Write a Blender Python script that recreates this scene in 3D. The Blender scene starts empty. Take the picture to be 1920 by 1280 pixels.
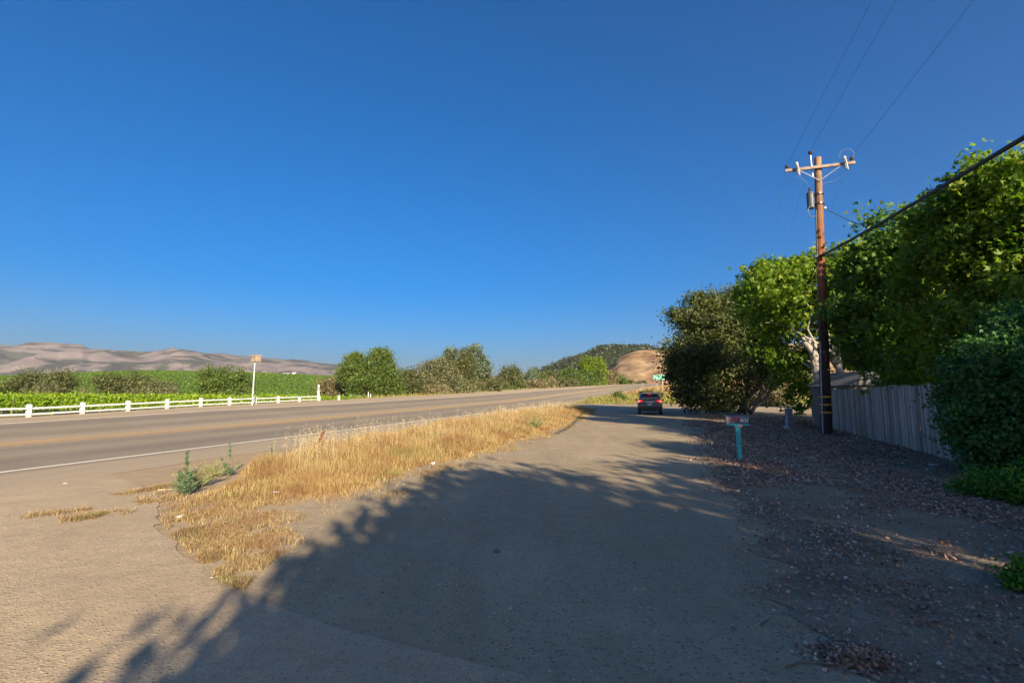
import bpy, math, random
import numpy as np
from mathutils import Vector, Matrix

sc = bpy.context.scene
COL = sc.collection
R = math.radians

# ------------------------------------------------------------------ camera
EYE, F = 1.65, 907.0
TH = math.atan(98 / F)
cd = bpy.data.cameras.new('camera'); cam = bpy.data.objects.new('camera', cd); COL.objects.link(cam)
cd.sensor_width = 36; cd.lens = 36 * F / 1920; cd.clip_start = 0.05; cd.clip_end = 40000
cam.location = (0, 0, EYE); cam.rotation_euler = (R(90) + TH, 0, 0)
sc.camera = cam

# ------------------------------------------------------------------ sky, sun, exposure
SUN_AZ, SUN_EL = 159.0, 19.5          # azimuth clockwise from the view direction (+Y)
w = bpy.data.worlds.new('World'); sc.world = w; w.use_nodes = True
nt = w.node_tree; nt.nodes.clear()
sky = nt.nodes.new('ShaderNodeTexSky'); sky.sky_type = 'NISHITA'; sky.sun_disc = False
sky.sun_elevation = R(SUN_EL); sky.sun_rotation = R(SUN_AZ)
sky.altitude = 0; sky.air_density = 1.0; sky.dust_density = 2.8; sky.ozone_density = 8.5
hs = nt.nodes.new('ShaderNodeHueSaturation'); hs.inputs['Saturation'].default_value = 1.22; hs.inputs['Value'].default_value = 1.13   # deep polarised blue
bg = nt.nodes.new('ShaderNodeBackground'); bg.inputs[1].default_value = 0.05
wo = nt.nodes.new('ShaderNodeOutputWorld')
nt.links.new(sky.outputs[0], hs.inputs['Color']); nt.links.new(hs.outputs[0], bg.inputs[0]); nt.links.new(bg.outputs[0], wo.inputs[0])

sd = bpy.data.lights.new('sun', 'SUN'); sun = bpy.data.objects.new('sun', sd); COL.objects.link(sun)
sd.energy = 5.0; sd.angle = R(0.53); sd.color = (1.0, 0.83, 0.59)
sdir = Vector((math.sin(R(SUN_AZ)) * math.cos(R(SUN_EL)), math.cos(R(SUN_AZ)) * math.cos(R(SUN_EL)), math.sin(R(SUN_EL))))
sun.rotation_euler = sdir.to_track_quat('Z', 'Y').to_euler()
sc.view_settings.view_transform = 'Standard'; sc.view_settings.look = 'None'
sc.view_settings.exposure = 1.58; sc.view_settings.gamma = 1.0
sc.cycles.max_bounces = 8; sc.cycles.transparent_max_bounces = 8; sc.cycles.volume_bounces = 1

# ------------------------------------------------------------------ geometry helpers
def ray(px, py):
    xc = (px - 960) / F; yc = -(py - 640) / F
    return (xc, math.cos(TH) - yc * math.sin(TH), math.sin(TH) + yc * math.cos(TH))
def P(px, py, Y):                     # point of the place seen at a pixel, at forward distance Y
    v = ray(px, py); t = Y / v[1]
    return (v[0] * t, Y, EYE + v[2] * t)
def G(px, py, z=0):
    v = ray(px, py); t = (z - EYE) / v[2]
    return (v[0] * t, v[1] * t, z)

HA = math.atan(.277); CA, SA = math.cos(HA), math.sin(HA)
_S = np.arange(-120, 620, 1.0)
_h = HA + np.clip(_S - 120, 0, 190) / 262.0
_dx = np.sin(_h); _dy = np.cos(_h)
_i0 = int(np.where(_S == 0)[0][0])
_X = np.cumsum(_dx); _X -= _X[_i0]; _Y = np.cumsum(_dy); _Y -= _Y[_i0]
def road_xy(s, u):                    # (station, offset to the right) -> world x, y
    s = np.asarray(s, float); u = np.asarray(u, float)
    h = np.interp(s, _S, _h)
    return np.interp(s, _S, _X) + u * np.cos(h), np.interp(s, _S, _Y) - u * np.sin(h)
TA = ([-120, 7, 31, 61, 94, 125, 150, 180, 215, 255, 420, 600], [0, .02, .05, .1, .25, .5, 1.15, 3.0, 5.3, 6.7, 9, 10])
T2 = ([-120, 10, 24, 46, 62, 80, 114, 150, 195, 225, 255, 420, 600], [.05, .14, .21, .42, .56, .86, 1.7, 2.5, 4.4, 5.9, 6.85, 9, 10])
T3 = ([-120, 13, 22, 32, 43, 60, 87, 130, 160, 195, 225, 255, 420, 600], [.2, .49, .68, .8, .98, 1.24, 1.75, 2.7, 3.5, 4.9, 6.1, 6.95, 9, 10])
T4 = ([-120, 15.5, 24, 33, 48.6, 68, 97, 146, 195, 225, 255, 420, 600], [.3, .6, .84, 1.0, 1.28, 1.68, 2.42, 3.5, 5.2, 6.3, 7.0, 9, 10])
def _sm(t): t = np.clip(t, 0, 1); return t * t * (3 - 2 * t)
def vnoise(x, y, seed=0):
    x = np.asarray(x, float); y = np.asarray(y, float)
    xi = np.floor(x); yi = np.floor(y); fx = x - xi; fy = y - yi
    fx = fx * fx * (3 - 2 * fx); fy = fy * fy * (3 - 2 * fy)
    def h(a, b):
        v = np.sin(a * 127.1 + b * 311.7 + seed * 74.7) * 43758.5453
        return v - np.floor(v)
    return (h(xi, yi) * (1 - fx) + h(xi + 1, yi) * fx) * (1 - fy) + (h(xi, yi + 1) * (1 - fx) + h(xi + 1, yi + 1) * fx) * fy
def fbm(x, y, oct=4, seed=0):
    a = 0; k = .5; f = 1.0
    for o in range(oct):
        a = a + k * vnoise(np.asarray(x) * f, np.asarray(y) * f, seed + o); k *= .5; f *= 2.03
    return a
def hz(s, u):                         # terrain height by road coordinates
    s = np.asarray(s, float); u = np.asarray(u, float)
    a = np.interp(s, *TA); b = np.interp(s, *T2); c = np.interp(s, *T3); d = np.interp(s, *T4)
    z = np.where(u > -18.3, b + (a - b) * np.clip((u + 18.3) / 5.3, 0, 1), 0)
    z = np.where((u <= -18.3) & (u > -24), c + (b - c) * (u + 24) / 5.7, z)
    z = np.where((u <= -24) & (u > -27.6), d + (c - d) * np.clip((u + 27) / 3, 0, 1), z)
    low = -.3 + np.maximum(d - 1.9, 0) * .8
    z = np.where(u <= -27.6, d + (low - d) * _sm((-27.6 - u) / 6), z)
    z = np.where(u > -13, a, z)
    rough = .05 * (fbm(s * .5, u * .5, 3, 5) - .45) * _sm((u + 11.5) / 2) + .35 * (fbm(s * .05, u * .05, 2, 9) - .4) * _sm((u - 3) / 8)
    z = z + rough * (u > -11.5)
    return z
def su(x, y):
    s = x * SA + y * CA; u = x * CA - y * SA
    return s, u
def gz(x, y):
    s, u = su(np.asarray(x, float), np.asarray(y, float)); return hz(s, u)
def gzp(x, y):                        # one point, also round the bend
    rx, ry = road_xy(_S, 0 * _S); i = int(np.argmin((rx - x) ** 2 + (ry - y) ** 2)); h = float(_h[i])
    return float(hz(_S[i], (x - rx[i]) * math.cos(h) - (y - ry[i]) * math.sin(h)))
def on(px, py):                       # ground point of the near terrain seen at a pixel
    z = 0.0
    for _ in range(12):
        p = G(px, py, z); z = float(gz(p[0], p[1]))
    return (p[0], p[1], z)

def rs(seed): return np.random.default_rng(seed)
class MB:
    def __init__(s): s.v = []; s.f = []; s.n = 0
    def add(s, v, f):
        s.v.append(np.asarray(v, float).reshape(-1, 3)); s.f += [tuple(int(i) + s.n for i in q) for q in f]; s.n += len(s.v[-1]); return s
    def box(s, c, d, rz=0, rx=0, ry=0, taper=1.0):
        x, y, z = [q / 2 for q in d]
        v = np.array([(a * x * (taper if k > 0 else 1), b * y * (taper if k > 0 else 1), k * z) for k in (-1, 1) for b in (-1, 1) for a in (-1, 1)])
        M = np.array(Matrix.Rotation(rz, 3, 'Z') @ Matrix.Rotation(ry, 3, 'Y') @ Matrix.Rotation(rx, 3, 'X'))
        v = v @ M.T + np.array(c)
        return s.add(v, [(0, 2, 3, 1), (4, 5, 7, 6), (0, 1, 5, 4), (2, 6, 7, 3), (0, 4, 6, 2), (1, 3, 7, 5)])
    def tube(s, pts, rad, n=8, cap=True):
        pts = [Vector(p) for p in pts]
        if not hasattr(rad, '__len__'): rad = [rad] * len(pts)
        vs = []; prev = None
        for i, p in enumerate(pts):
            t = (pts[min(i + 1, len(pts) - 1)] - pts[max(i - 1, 0)]).normalized()
            a = prev if prev is not None else (Vector((1, 0, 0)) if abs(t.x) < .9 else Vector((0, 1, 0)))
            b = t.cross(a).normalized(); a = b.cross(t).normalized(); prev = a
            for k in range(n):
                q = 2 * math.pi * k / n
                vs.append(p + (a * math.cos(q) + b * math.sin(q)) * rad[i])
        fs = [(i * n + k, i * n + (k + 1) % n, (i + 1) * n + (k + 1) % n, (i + 1) * n + k) for i in range(len(pts) - 1) for k in range(n)]
        if cap: fs += [tuple(range(n - 1, -1, -1)), tuple(range((len(pts) - 1) * n, len(pts) * n))]
        return s.add([tuple(v) for v in vs], fs)
    def lathe(s, c, prof, n=16, axis=None):
        vs = []
        M = Matrix.Identity(3) if axis is None else Vector(axis).to_track_quat('Z', 'Y').to_matrix()
        for r, z in prof:
            for k in range(n):
                q = 2 * math.pi * k / n
                vs.append(tuple(M @ Vector((r * math.cos(q), r * math.sin(q), z)) + Vector(c)))
        m = len(prof)
        fs = [(i * n + k, i * n + (k + 1) % n, (i + 1) * n + (k + 1) % n, (i + 1) * n + k) for i in range(m - 1) for k in range(n)]
        fs += [tuple(range(n - 1, -1, -1)), tuple(range((m - 1) * n, m * n))]
        return s.add(vs, fs)
    def mesh(s, name, off=(0, 0, 0)):
        me = bpy.data.meshes.new(name)
        v = np.concatenate(s.v) - np.array(off)
        me.from_pydata([tuple(q) for q in v], [], s.f); me.update(); return me

def fast_mesh(name, v, q, nper=4, off=(0, 0, 0), smooth=False):
    me = bpy.data.meshes.new(name)
    v = (np.asarray(v, float) - np.array(off)).astype(np.float32); q = np.asarray(q, np.int32).reshape(-1, nper)
    me.vertices.add(len(v)); me.vertices.foreach_set('co', v.ravel())
    me.loops.add(q.size); me.loops.foreach_set('vertex_index', q.ravel())
    me.polygons.add(len(q)); me.polygons.foreach_set('loop_start', np.arange(len(q), dtype=np.int32) * nper)
    me.polygons.foreach_set('loop_total', np.full(len(q), nper, np.int32))
    if smooth: me.polygons.foreach_set('use_smooth', np.ones(len(q), bool))
    me.update(); me.validate(); return me

ORG = {}
def tag(o, label=None, cat=None, group=None, kind=None):
    if label: o['label'] = label
    if cat: o['category'] = cat
    if group: o['group'] = group
    if kind: o['kind'] = kind
    return o
def thing(name, label, cat, loc=(0, 0, 0), group=None, rz=0, rotated=False):
    o = bpy.data.objects.new(name, None); COL.objects.link(o); o.location = loc; o.rotation_euler = (0, 0, rz)
    o.empty_display_size = .2
    ORG[o.name] = (0, 0, 0) if rotated else tuple(loc)
    return tag(o, label, cat, group)
def obj(name, m, mat, parent=None, origin=None, smooth=False, bevel=0):
    off = ORG.get(parent.name, (0, 0, 0)) if parent else (origin or (0, 0, 0))
    me = m.mesh(name, off) if isinstance(m, MB) else m
    o = bpy.data.objects.new(name, me); COL.objects.link(o)
    if isinstance(mat, (list, tuple)):
        for k in mat: me.materials.append(k)
    else: me.materials.append(mat)
    if parent: o.parent = parent; ORG[o.name] = off
    elif origin: o.location = origin
    if smooth: me.polygons.foreach_set('use_smooth', np.ones(len(me.polygons), bool))
    if bevel:
        b = o.modifiers.new('bevel', 'BEVEL'); b.width = bevel; b.segments = 2
    return o

# ------------------------------------------------------------------ material helpers
class NT:
    def __init__(s, name):
        s.m = bpy.data.materials.new(name); s.m.use_nodes = True; s.t = s.m.node_tree; s.t.nodes.clear()
        s.out = s.t.nodes.new('ShaderNodeOutputMaterial'); s.b = s.t.nodes.new('ShaderNodeBsdfPrincipled')
        s.t.links.new(s.b.outputs[0], s.out.inputs[0]); s.tc = s.t.nodes.new('ShaderNodeTexCoord')
    def put(s, sock, v):
        if isinstance(v, bpy.types.NodeSocket): s.t.links.new(v, sock)
        elif isinstance(v, tuple) and len(v) == 3 and sock.type == 'RGBA': sock.default_value = (*v, 1)
        else: sock.default_value = v
    def noise(s, scale, detail=4, rough=.55, vec=None, dist=0):
        n = s.t.nodes.new('ShaderNodeTexNoise'); n.inputs['Scale'].default_value = scale; n.inputs['Detail'].default_value = detail
        n.inputs['Roughness'].default_value = rough; n.inputs['Distortion'].default_value = dist
        s.t.links.new(vec or s.tc.outputs['Object'], n.inputs['Vector']); return n.outputs[0]
    def vor(s, scale, vec=None, feature='F1', out=0):
        n = s.t.nodes.new('ShaderNodeTexVoronoi'); n.inputs['Scale'].default_value = scale; n.feature = feature
        s.t.links.new(vec or s.tc.outputs['Object'], n.inputs['Vector']); return n.outputs[out]
    def ramp(s, fac, stops, interp='LINEAR'):
        n = s.t.nodes.new('ShaderNodeValToRGB'); n.color_ramp.interpolation = interp
        el = n.color_ramp.elements
        while len(el) < len(stops): el.new(.5)
        for e, (p, c) in zip(el, stops):
            e.position = p; e.color = (*c, 1) if isinstance(c, tuple) else (c, c, c, 1)
        s.put(n.inputs[0], fac); return n.outputs[0]
    def mix(s, fac, a, b, mode='MIX'):
        n = s.t.nodes.new('ShaderNodeMix'); n.data_type = 'RGBA'; n.blend_type = mode
        s.put(n.inputs[0], fac); s.put(n.inputs[6], a); s.put(n.inputs[7], b); return n.outputs[2]
    def math(s, op, a, b=0.0, c=None):
        n = s.t.nodes.new('ShaderNodeMath'); n.operation = op; s.put(n.inputs[0], a); s.put(n.inputs[1], b)
        if c is not None: s.put(n.inputs[2], c)
        return n.outputs[0]
    def map(s, scale=(1, 1, 1), vec=None):
        n = s.t.nodes.new('ShaderNodeMapping'); n.inputs['Scale'].default_value = scale
        s.t.links.new(vec or s.tc.outputs['Object'], n.inputs[0]); return n.outputs[0]
    def island(s): return s.t.nodes.new('ShaderNodeNewGeometry').outputs['Random Per Island']
    def bump(s, h, strength=.3, dist=.02, prev=None):
        n = s.t.nodes.new('ShaderNodeBump'); n.inputs['Strength'].default_value = strength; n.inputs['Distance'].default_value = dist
        s.put(n.inputs['Height'], h)
        if prev is not None: s.t.links.new(prev, n.inputs['Normal'])
        return n.outputs[0]
    def done(s, col, rough=.8, metal=0.0, normal=None, spec=.3):
        s.put(s.b.inputs['Base Color'], col); s.put(s.b.inputs['Roughness'], rough); s.b.inputs['Metallic'].default_value = metal
        s.b.inputs['Specular IOR Level'].default_value = spec
        if normal is not None: s.t.links.new(normal, s.b.inputs['Normal'])
        return s.m
def simple(name, c1, c2=None, rough=.6, metal=0.0, scale=8, bump=.15, spec=.4):
    n = NT(name); f = n.noise(scale, 5)
    c = n.mix(n.ramp(f, [(.35, 0.0), (.65, 1.0)]), c1, c2 or tuple(q * .8 for q in c1))
    return n.done(c, rough, metal, n.bump(f, bump, .01), spec)
def foliage(name, dark, light, alt=None, trans=.35, rough=.55, patch=.25, patchcol=None):
    n = NT(name); isl = n.island()
    c = n.ramp(isl, [(0, dark), (.75, light), (1, alt or light)])
    pn = n.noise(.45, 3)
    c = n.mix(n.math('MULTIPLY', n.ramp(pn, [(.42, 0.0), (.62, 1.0)]), patch), c, patchcol or tuple(min(1, q * 1.5) for q in light))
    n.done(c, rough, 0, None, .35)
    tr = n.t.nodes.new('ShaderNodeBsdfTranslucent'); mx = n.t.nodes.new('ShaderNodeMixShader')
    tc = n.mix(1.0, c, (1.0, 1.35, .35), 'MULTIPLY'); n.t.links.new(tc, tr.inputs[0])
    mx.inputs[0].default_value = trans
    n.t.links.new(n.b.outputs[0], mx.inputs[1]); n.t.links.new(tr.outputs[0], mx.inputs[2]); n.t.links.new(mx.outputs[0], n.out.inputs[0])
    return n.m

# ---- ground materials
def m_gravel(name, c1, c2, speck=.5, fine=60, tracks=False):
    n = NT(name)
    big = n.noise(.35, 5); mid = n.noise(3.0, 6, .65); fin = n.noise(fine, 3, .7)
    c = n.mix(n.ramp(big, [(.38, 0.0), (.62, 1.0)]), c1, c2)
    c = n.mix(n.ramp(mid, [(.3, .55), (.7, 0.0)]), c, tuple(q * .72 for q in c1))
    v = n.vor(fine * .55); vc = n.vor(fine * .55, out=1)
    st = n.ramp(v, [(.18, 1.0), (.34, 0.0)])
    sp = n.ramp(vc, [(.3, tuple(q * .45 for q in c1)), (.62, c1), (.9, tuple(min(.8, q * 1.35) for q in c2))])
    c = n.mix(n.math('MULTIPLY', st, speck), c, sp)
    c = n.mix(n.ramp(fin, [(.35, .35), (.6, 0.0)]), c, tuple(q * .5 for q in c1))
    if tracks:
        w_ = n.noise(1.0, 4, .6, n.map((2.2, .12, 1)))
        c = n.mix(n.ramp(w_, [(.45, 0.0), (.7, .45)]), c, tuple(q * .66 for q in c1))
        w2 = n.noise(.55, 3, .6, n.map((1, .45, 1)), .8); c = n.mix(n.ramp(w2, [(.5, 0.0), (.68, .35)]), c, tuple(min(1, q * 1.15) for q in c2))
    lum = n.noise(14, 4, .75); c = n.mix(n.ramp(lum, [(.36, .3), (.58, 0.0)]), c, tuple(q * .6 for q in c1))
    nb = n.bump(st, .5, .01); nb = n.bump(fin, .5, .008, nb); nb = n.bump(lum, .35, .012, nb); nb = n.bump(mid, .4, .04, nb)
    return n.done(c, .95, 0, nb, .15)
M_ground = m_gravel('dirt', (.36, .265, .165), (.42, .315, .20), .3)
M_drive = m_gravel('gravel', (.33, .262, .17), (.41, .33, .22), .9, 45, True)
M_apron = m_gravel('weathered_paving', (.40, .31, .205), (.47, .37, .25), .7, 60)
def m_road():
    n = NT('asphalt')
    uv = n.t.nodes.new('ShaderNodeUVMap'); sx = n.t.nodes.new('ShaderNodeSeparateXYZ'); n.t.links.new(uv.outputs[0], sx.inputs[0])
    u = sx.outputs[1]
    wob = n.math('MULTIPLY_ADD', n.noise(.12, 3), .8, n.math('SUBTRACT', u, .4))
    c = n.ramp(n.math('MULTIPLY_ADD', wob, 1 / 18.0, 27 / 18.0),
        [(0, (0.353, 0.265, 0.156)), (.14, (0.315, 0.242, 0.147)), (.19, (0.148, 0.119, 0.079)), (.24, (0.126, 0.103, 0.071)), (.30, (0.215, 0.172, 0.108)), (.37, (0.137, 0.111, 0.076)), (.43, (0.260, 0.204, 0.125)),
         (.49, (0.260, 0.204, 0.125)), (.56, (0.140, 0.113, 0.074)), (.62, (0.215, 0.172, 0.108)), (.69, (0.137, 0.111, 0.074)), (.78, (0.181, 0.144, 0.094)), (.81, (0.315, 0.242, 0.147)), (1, (0.372, 0.288, 0.173))])
    st = n.map((.25, 3, 1), uv.outputs[0])
    c = n.mix(n.ramp(n.noise(1.2, 5, .6, st), [(.35, 0.0), (.7, .35)]), c, (.12, .10, .085))
    c = n.mix(n.ramp(n.noise(70, 3, .7), [(.4, 0.0), (.75, .5)]), c, (.40, .34, .27))
    c = n.mix(n.ramp(n.noise(.5, 4), [(.5, 0.0), (.7, .3)]), c, (.28, .225, .165))
    nb = n.bump(n.noise(110, 3, .7), .4, .008)
    return n.done(c, .85, 0, nb, .3)
M_road = m_road()
def m_paint(name, col, under, wear=.5):
    n = NT(name); f = n.noise(9, 6, .75)
    c = n.mix(n.ramp(f, [(wear - .08, 1.0), (wear + .08, 0.0)]), col, under)
    return n.done(c, .7, 0, n.bump(n.noise(90, 2), .2, .005))
M_white = m_paint('white_road_paint', (.62, .56, .45), (.36, .31, .24), .38)
M_yellow = m_paint('yellow_road_paint', (.46, .26, .08), (.30, .21, .11), .48)
M_faded = m_paint('faded_white_paint', (.60, .50, .37), (.40, .32, .23), .42)

# ------------------------------------------------------------------ terrain sheets
def strip(name, s_arr, u_lo, u_hi, nu, lift, mat, label=None, cat=None, kind='structure', uv=False, group=None):
    s_arr = np.asarray(s_arr, float); ns = len(s_arr)
    lo = u_lo(s_arr) if callable(u_lo) else np.full(ns, float(u_lo)); hi = u_hi(s_arr) if callable(u_hi) else np.full(ns, float(u_hi))
    t = np.linspace(0, 1, nu); U = lo[:, None] + (hi - lo)[:, None] * t[None, :]; S = np.repeat(s_arr[:, None], nu, 1)
    x, y = road_xy(S, U); z = hz(S, U) + lift
    v = np.stack([x, y, z], -1).reshape(-1, 3)
    i = np.arange((ns - 1) * (nu - 1)); a = (i // (nu - 1)) * nu + i % (nu - 1)
    q = np.stack([a, a + 1, a + nu + 1, a + nu], 1)
    me = fast_mesh(name, v, q, smooth=True)
    if uv:
        l = me.uv_layers.new(name='UVMap'); lv = np.empty(len(me.loops), np.int32); me.loops.foreach_get('vertex_index', lv)
        co = np.stack([S.ravel()[lv], U.ravel()[lv]], 1).astype(np.float32); l.data.foreach_set('uv', co.ravel())
    o = obj(name, me, mat)
    return tag(o, label, cat, group, kind)
def grid_s(a, b, near=.35, far=4):
    out = [a]
    while out[-1] < b:
        out.append(out[-1] + float(np.interp(abs(out[-1] - 4), [0, 15, 80, 300], [near, near * 1.5, 1.5, far])))
    return np.array(out)
# base ground: variable grid in (s, u)
us = np.unique(np.concatenate([np.arange(-150, -36, 6), np.arange(-36, -27, .75), np.arange(-27.6, -11, .9), np.arange(-11.5, 14, .3), np.arange(14, 40, 1.5), np.arange(40, 121, 8)]))
ss = grid_s(-80, 430)
S, U = np.meshgrid(ss, us, indexing='ij'); x, y = road_xy(S, U); z = hz(S, U)
z = np.where(U < -120, z + (-3 - z) * np.clip((-120 - U) / 30, 0, 1), z)
i = np.arange((len(ss) - 1) * (len(us) - 1)); a = (i // (len(us) - 1)) * len(us) + i % (len(us) - 1)
tag(obj('ground', fast_mesh('ground', np.stack([x, y, z], -1).reshape(-1, 3), np.stack([a, a + 1, a + len(us) + 1, a + len(us)], 1), smooth=True), M_ground), kind='structure')
M_plain = simple('plain_earth', (.20, .16, .085), (.13, .13, .05), .95, scale=.02, bump=0)
n_ = 24; gx = np.linspace(-16000, 16000, n_); X_, Y_ = np.meshgrid(gx, gx, indexing='ij')
i = np.arange((n_ - 1) ** 2); a = (i // (n_ - 1)) * n_ + i % (n_ - 1)
tag(obj('plain', fast_mesh('plain', np.stack([X_, Y_, np.full_like(X_, -3.2)], -1).reshape(-1, 3), np.stack([a, a + n_, a + n_ + 1, a + 1], 1)), M_plain), kind='structure')

sroad = grid_s(-60, 425, .5)
strip('road', sroad, -27.0, lambda s: -10.6 + .35 * (vnoise(s * .8, s * 0, 3) - .5) - np.clip((s - 60) / 20, 0, 1) * 1.2, 40, .006, M_road, uv=True)
def line(name, u, wd, mat, s0, s1, lift=.011):
    return strip(name, grid_s(s0, s1, .5), u - wd / 2, u + wd / 2, 2, lift, mat)
line('edge_line', -13, .17, M_white, -40, 420)
line('far_edge_line', -24, .22, M_faded, -40, 420)
line('centre_line', -18.02, .24, M_yellow, -40, 420); line('centre_line', -18.56, .24, M_yellow, -40, 420)
# vineyard floor beyond the barrier
M_vfloor = simple('vineyard_soil', (.22, .17, .075), (.10, .13, .03), .95, scale=.35, bump=.3)
strip('field', grid_s(-80, 420, 2), -140, -32.5, 30, .02, M_vfloor)

# driveway (gravel) between the grass island and the verge
FS = [-30, 2.6, 3.3, 3.9, 6, 7.4, 10, 15, 22.5, 30, 41, 50, 56, 60]
FU = [-3.2, -3.2, -3.6, -3.9, -4.6, -4.4, -4.4, -4.1, -3.9, -4.2, -4.6, -5.6, -7.2, -9.5]
VS = [-30, 3.2, 3.9, 4.6, 5.4, 7.1, 8.7, 12.5, 20, 31, 36, 44, 52, 60]
VU = [1.1, 1.2, 1.2, 1.0, 1.25, 1.5, 1.15, 1.5, 1.9, 2.6, 4.0, 7.0, 16, 22]
def front(s): return np.interp(s, FS, FU) + .5 * (vnoise(np.asarray(s) * 1.7, 0 * np.asarray(s), 11) - .5)
def vedge(s): return np.interp(s, VS, VU) + .5 * (vnoise(np.asarray(s) * 2.1, 0 * np.asarray(s), 17) - .5)
strip('driveway', grid_s(2.6, 74, .3), lambda s: front(s) - .5, lambda s: vedge(s) + .4, 34, .006, M_drive)
# pale paved apron at the bottom left: its edge runs down to the right
AE_S = [-12, 2.75, 2.9, 3.1, 3.5, 4.8, 6.2, 7.5]; AE_U = [1.2, .3, -.5, -2.2, -3.6, -5.9, -7.6, -10.5]
strip('paved_apron', np.concatenate([np.arange(-14, 2.6, .3), np.arange(2.6, 7.5, .06)]), -10.7, lambda s: np.interp(s, AE_S, AE_U) + .16 * (vnoise(s * 9, s * 0, 2) - .5), 60, .011, M_apron)
# verge under the trees
def m_verge():
    n = NT('verge_soil'); f = n.noise(1.2, 5, .6); g = n.noise(40, 3, .7)
    c = n.mix(n.ramp(f, [(.38, 0.0), (.62, 1.0)]), (.23, .175, .12), (.33, .27, .185))
    c = n.mix(n.ramp(g, [(.35, .6), (.65, 0.0)]), c, (.09, .062, .045))
    nb = n.bump(g, .7, .02); nb = n.bump(f, .5, .08, nb)
    return n.done(c, .95, 0, nb, .1)
M_verge = m_verge()
strip('verge', np.concatenate([np.arange(-25, 0, .5), np.arange(0, 18, .15), np.arange(18, 44, .5)]), lambda s: vedge(s) + .25 * (vnoise(s * 7, s * 0, 3) - .5), 26, 90, .012, M_verge)

# ------------------------------------------------------------------ hills
def hill(name, prof, r0, rt, r1, mat, relief, nscale, base=-3.2, nr=60, px0=-600, px1=2500, npx=400, seed=0, kind='structure', bump_r=0, bscale=1, power=1.0, valley=None):
    pxs = np.linspace(px0, px1, npx)
    py = np.interp(pxs, [p[0] for p in prof], [p[1] for p in prof])
    az = np.arctan((pxs - 960) / F)
    zt = np.array([P(a, b, 1.0)[2] - EYE for a, b in zip(pxs, py)])       # height per metre of forward distance
    rr = np.concatenate([np.linspace(r0, rt, nr), np.linspace(rt, r1, max(6, nr // 4))[1:]])
    A, RR = np.meshgrid(az, rr, indexing='ij'); ZT = np.repeat(zt[:, None], len(rr), 1)
    X = RR * np.tan(A); Y = RR
    H = EYE + ZT * rt
    t = _sm((RR - r0) / (rt - r0)) ** power
    back = 1 - .8 * _sm((RR - rt) / (r1 - rt))
    n1 = fbm(X / nscale, Y / nscale, 5, seed); rid = 1 - np.abs(2 * n1 - 1)
    Z = base + (H - base) * np.where(RR <= rt, t, back)
    edge = np.clip((rt - RR) / (rt - r0) * 6, 0, 1) * np.clip((RR - r0) / (rt - r0) * 4, 0, 1)
    Z = Z - (relief * (1 - rid) * (H - base)) * edge
    if bump_r: Z = Z + bump_r * (vnoise(X / bscale, Y / bscale, 3) + .6 * vnoise(X / bscale * 2.1, Y / bscale * 2.1, 4) - .8)
    m = len(rr); v = np.stack([X, Y, Z], -1).reshape(-1, 3)
    i = np.arange((npx - 1) * (m - 1)); a = (i // (m - 1)) * m + i % (m - 1)
    return tag(obj(name, fast_mesh(name, v, np.stack([a, a + m, a + m + 1, a + 1], 1), smooth=True), mat), kind=kind), (X, Y, Z)

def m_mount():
    n = NT('haze_tinted_mountain_grass')
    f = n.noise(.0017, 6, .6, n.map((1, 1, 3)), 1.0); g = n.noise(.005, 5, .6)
    c = n.mix(n.ramp(g, [(.3, 0.0), (.7, 1.0)]), (.115, .095, .092), (.17, .14, .128))  # tan grass greyed toward blue to carry part of the distance haze
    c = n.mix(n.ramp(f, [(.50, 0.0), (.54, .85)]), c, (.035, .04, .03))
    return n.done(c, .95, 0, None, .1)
MP = [(-600, 660), (-200, 652), (0, 650), (25, 649), (45, 643), (75, 641), (110, 643), (150, 646), (165, 653), (200, 655), (230, 659), (265, 661), (290, 660), (320, 654), (345, 657), (380, 662), (425, 664), (450, 669), (480, 671), (500, 673), (520, 679), (545, 674), (575, 676), (600, 681), (640, 684), (700, 690), (760, 694), (900, 704), (1000, 712), (1200, 720), (2500, 720)]
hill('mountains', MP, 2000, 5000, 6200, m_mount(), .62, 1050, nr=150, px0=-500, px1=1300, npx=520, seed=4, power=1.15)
MP2 = [(-600, 640), (-40, 645), (20, 647), (60, 655), (120, 665), (200, 662), (215, 656), (250, 658), (330, 665), (420, 662), (430, 665), (560, 676), (660, 686), (900, 704), (1300, 720)]
hill('far_mountains', MP2, 5600, 6400, 7400, simple('far_scrub', (.06, .065, .05), (.10, .09, .07), .95, scale=.002, bump=0), .4, 2200, nr=40, px0=-500, px1=1300, npx=260, seed=14)
def m_wood():
    n = NT('wooded_slope'); f = n.noise(.03, 5, .7)
    c = n.mix(n.ramp(f, [(.35, 0.0), (.65, 1.0)]), (.015, .022, .010), (.04, .048, .02))
    c = n.mix(n.ramp(n.noise(.009, 3), [(.64, 0.0), (.70, .6)]), c, (.18, .13, .075))
    return n.done(c, .95, 0, n.bump(n.noise(.09, 4, .7), .8, 4), .05)
WP = [(850, 745), (950, 722), (1010, 697), (1040, 685), (1060, 676), (1085, 670), (1100, 664), (1120, 655), (1130, 652), (1160, 650), (1185, 651), (1205, 648), (1215, 648), (1232, 653), (1260, 657), (1400, 650), (1600, 660), (1900, 650), (2500, 660)]
_, (wx, wy, wz) = hill('wooded_hill', WP, 600, 1400, 1800, m_wood(), .35, 260, nr=160, px0=850, px1=2300, npx=900, seed=8, bump_r=7, bscale=9)
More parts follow.
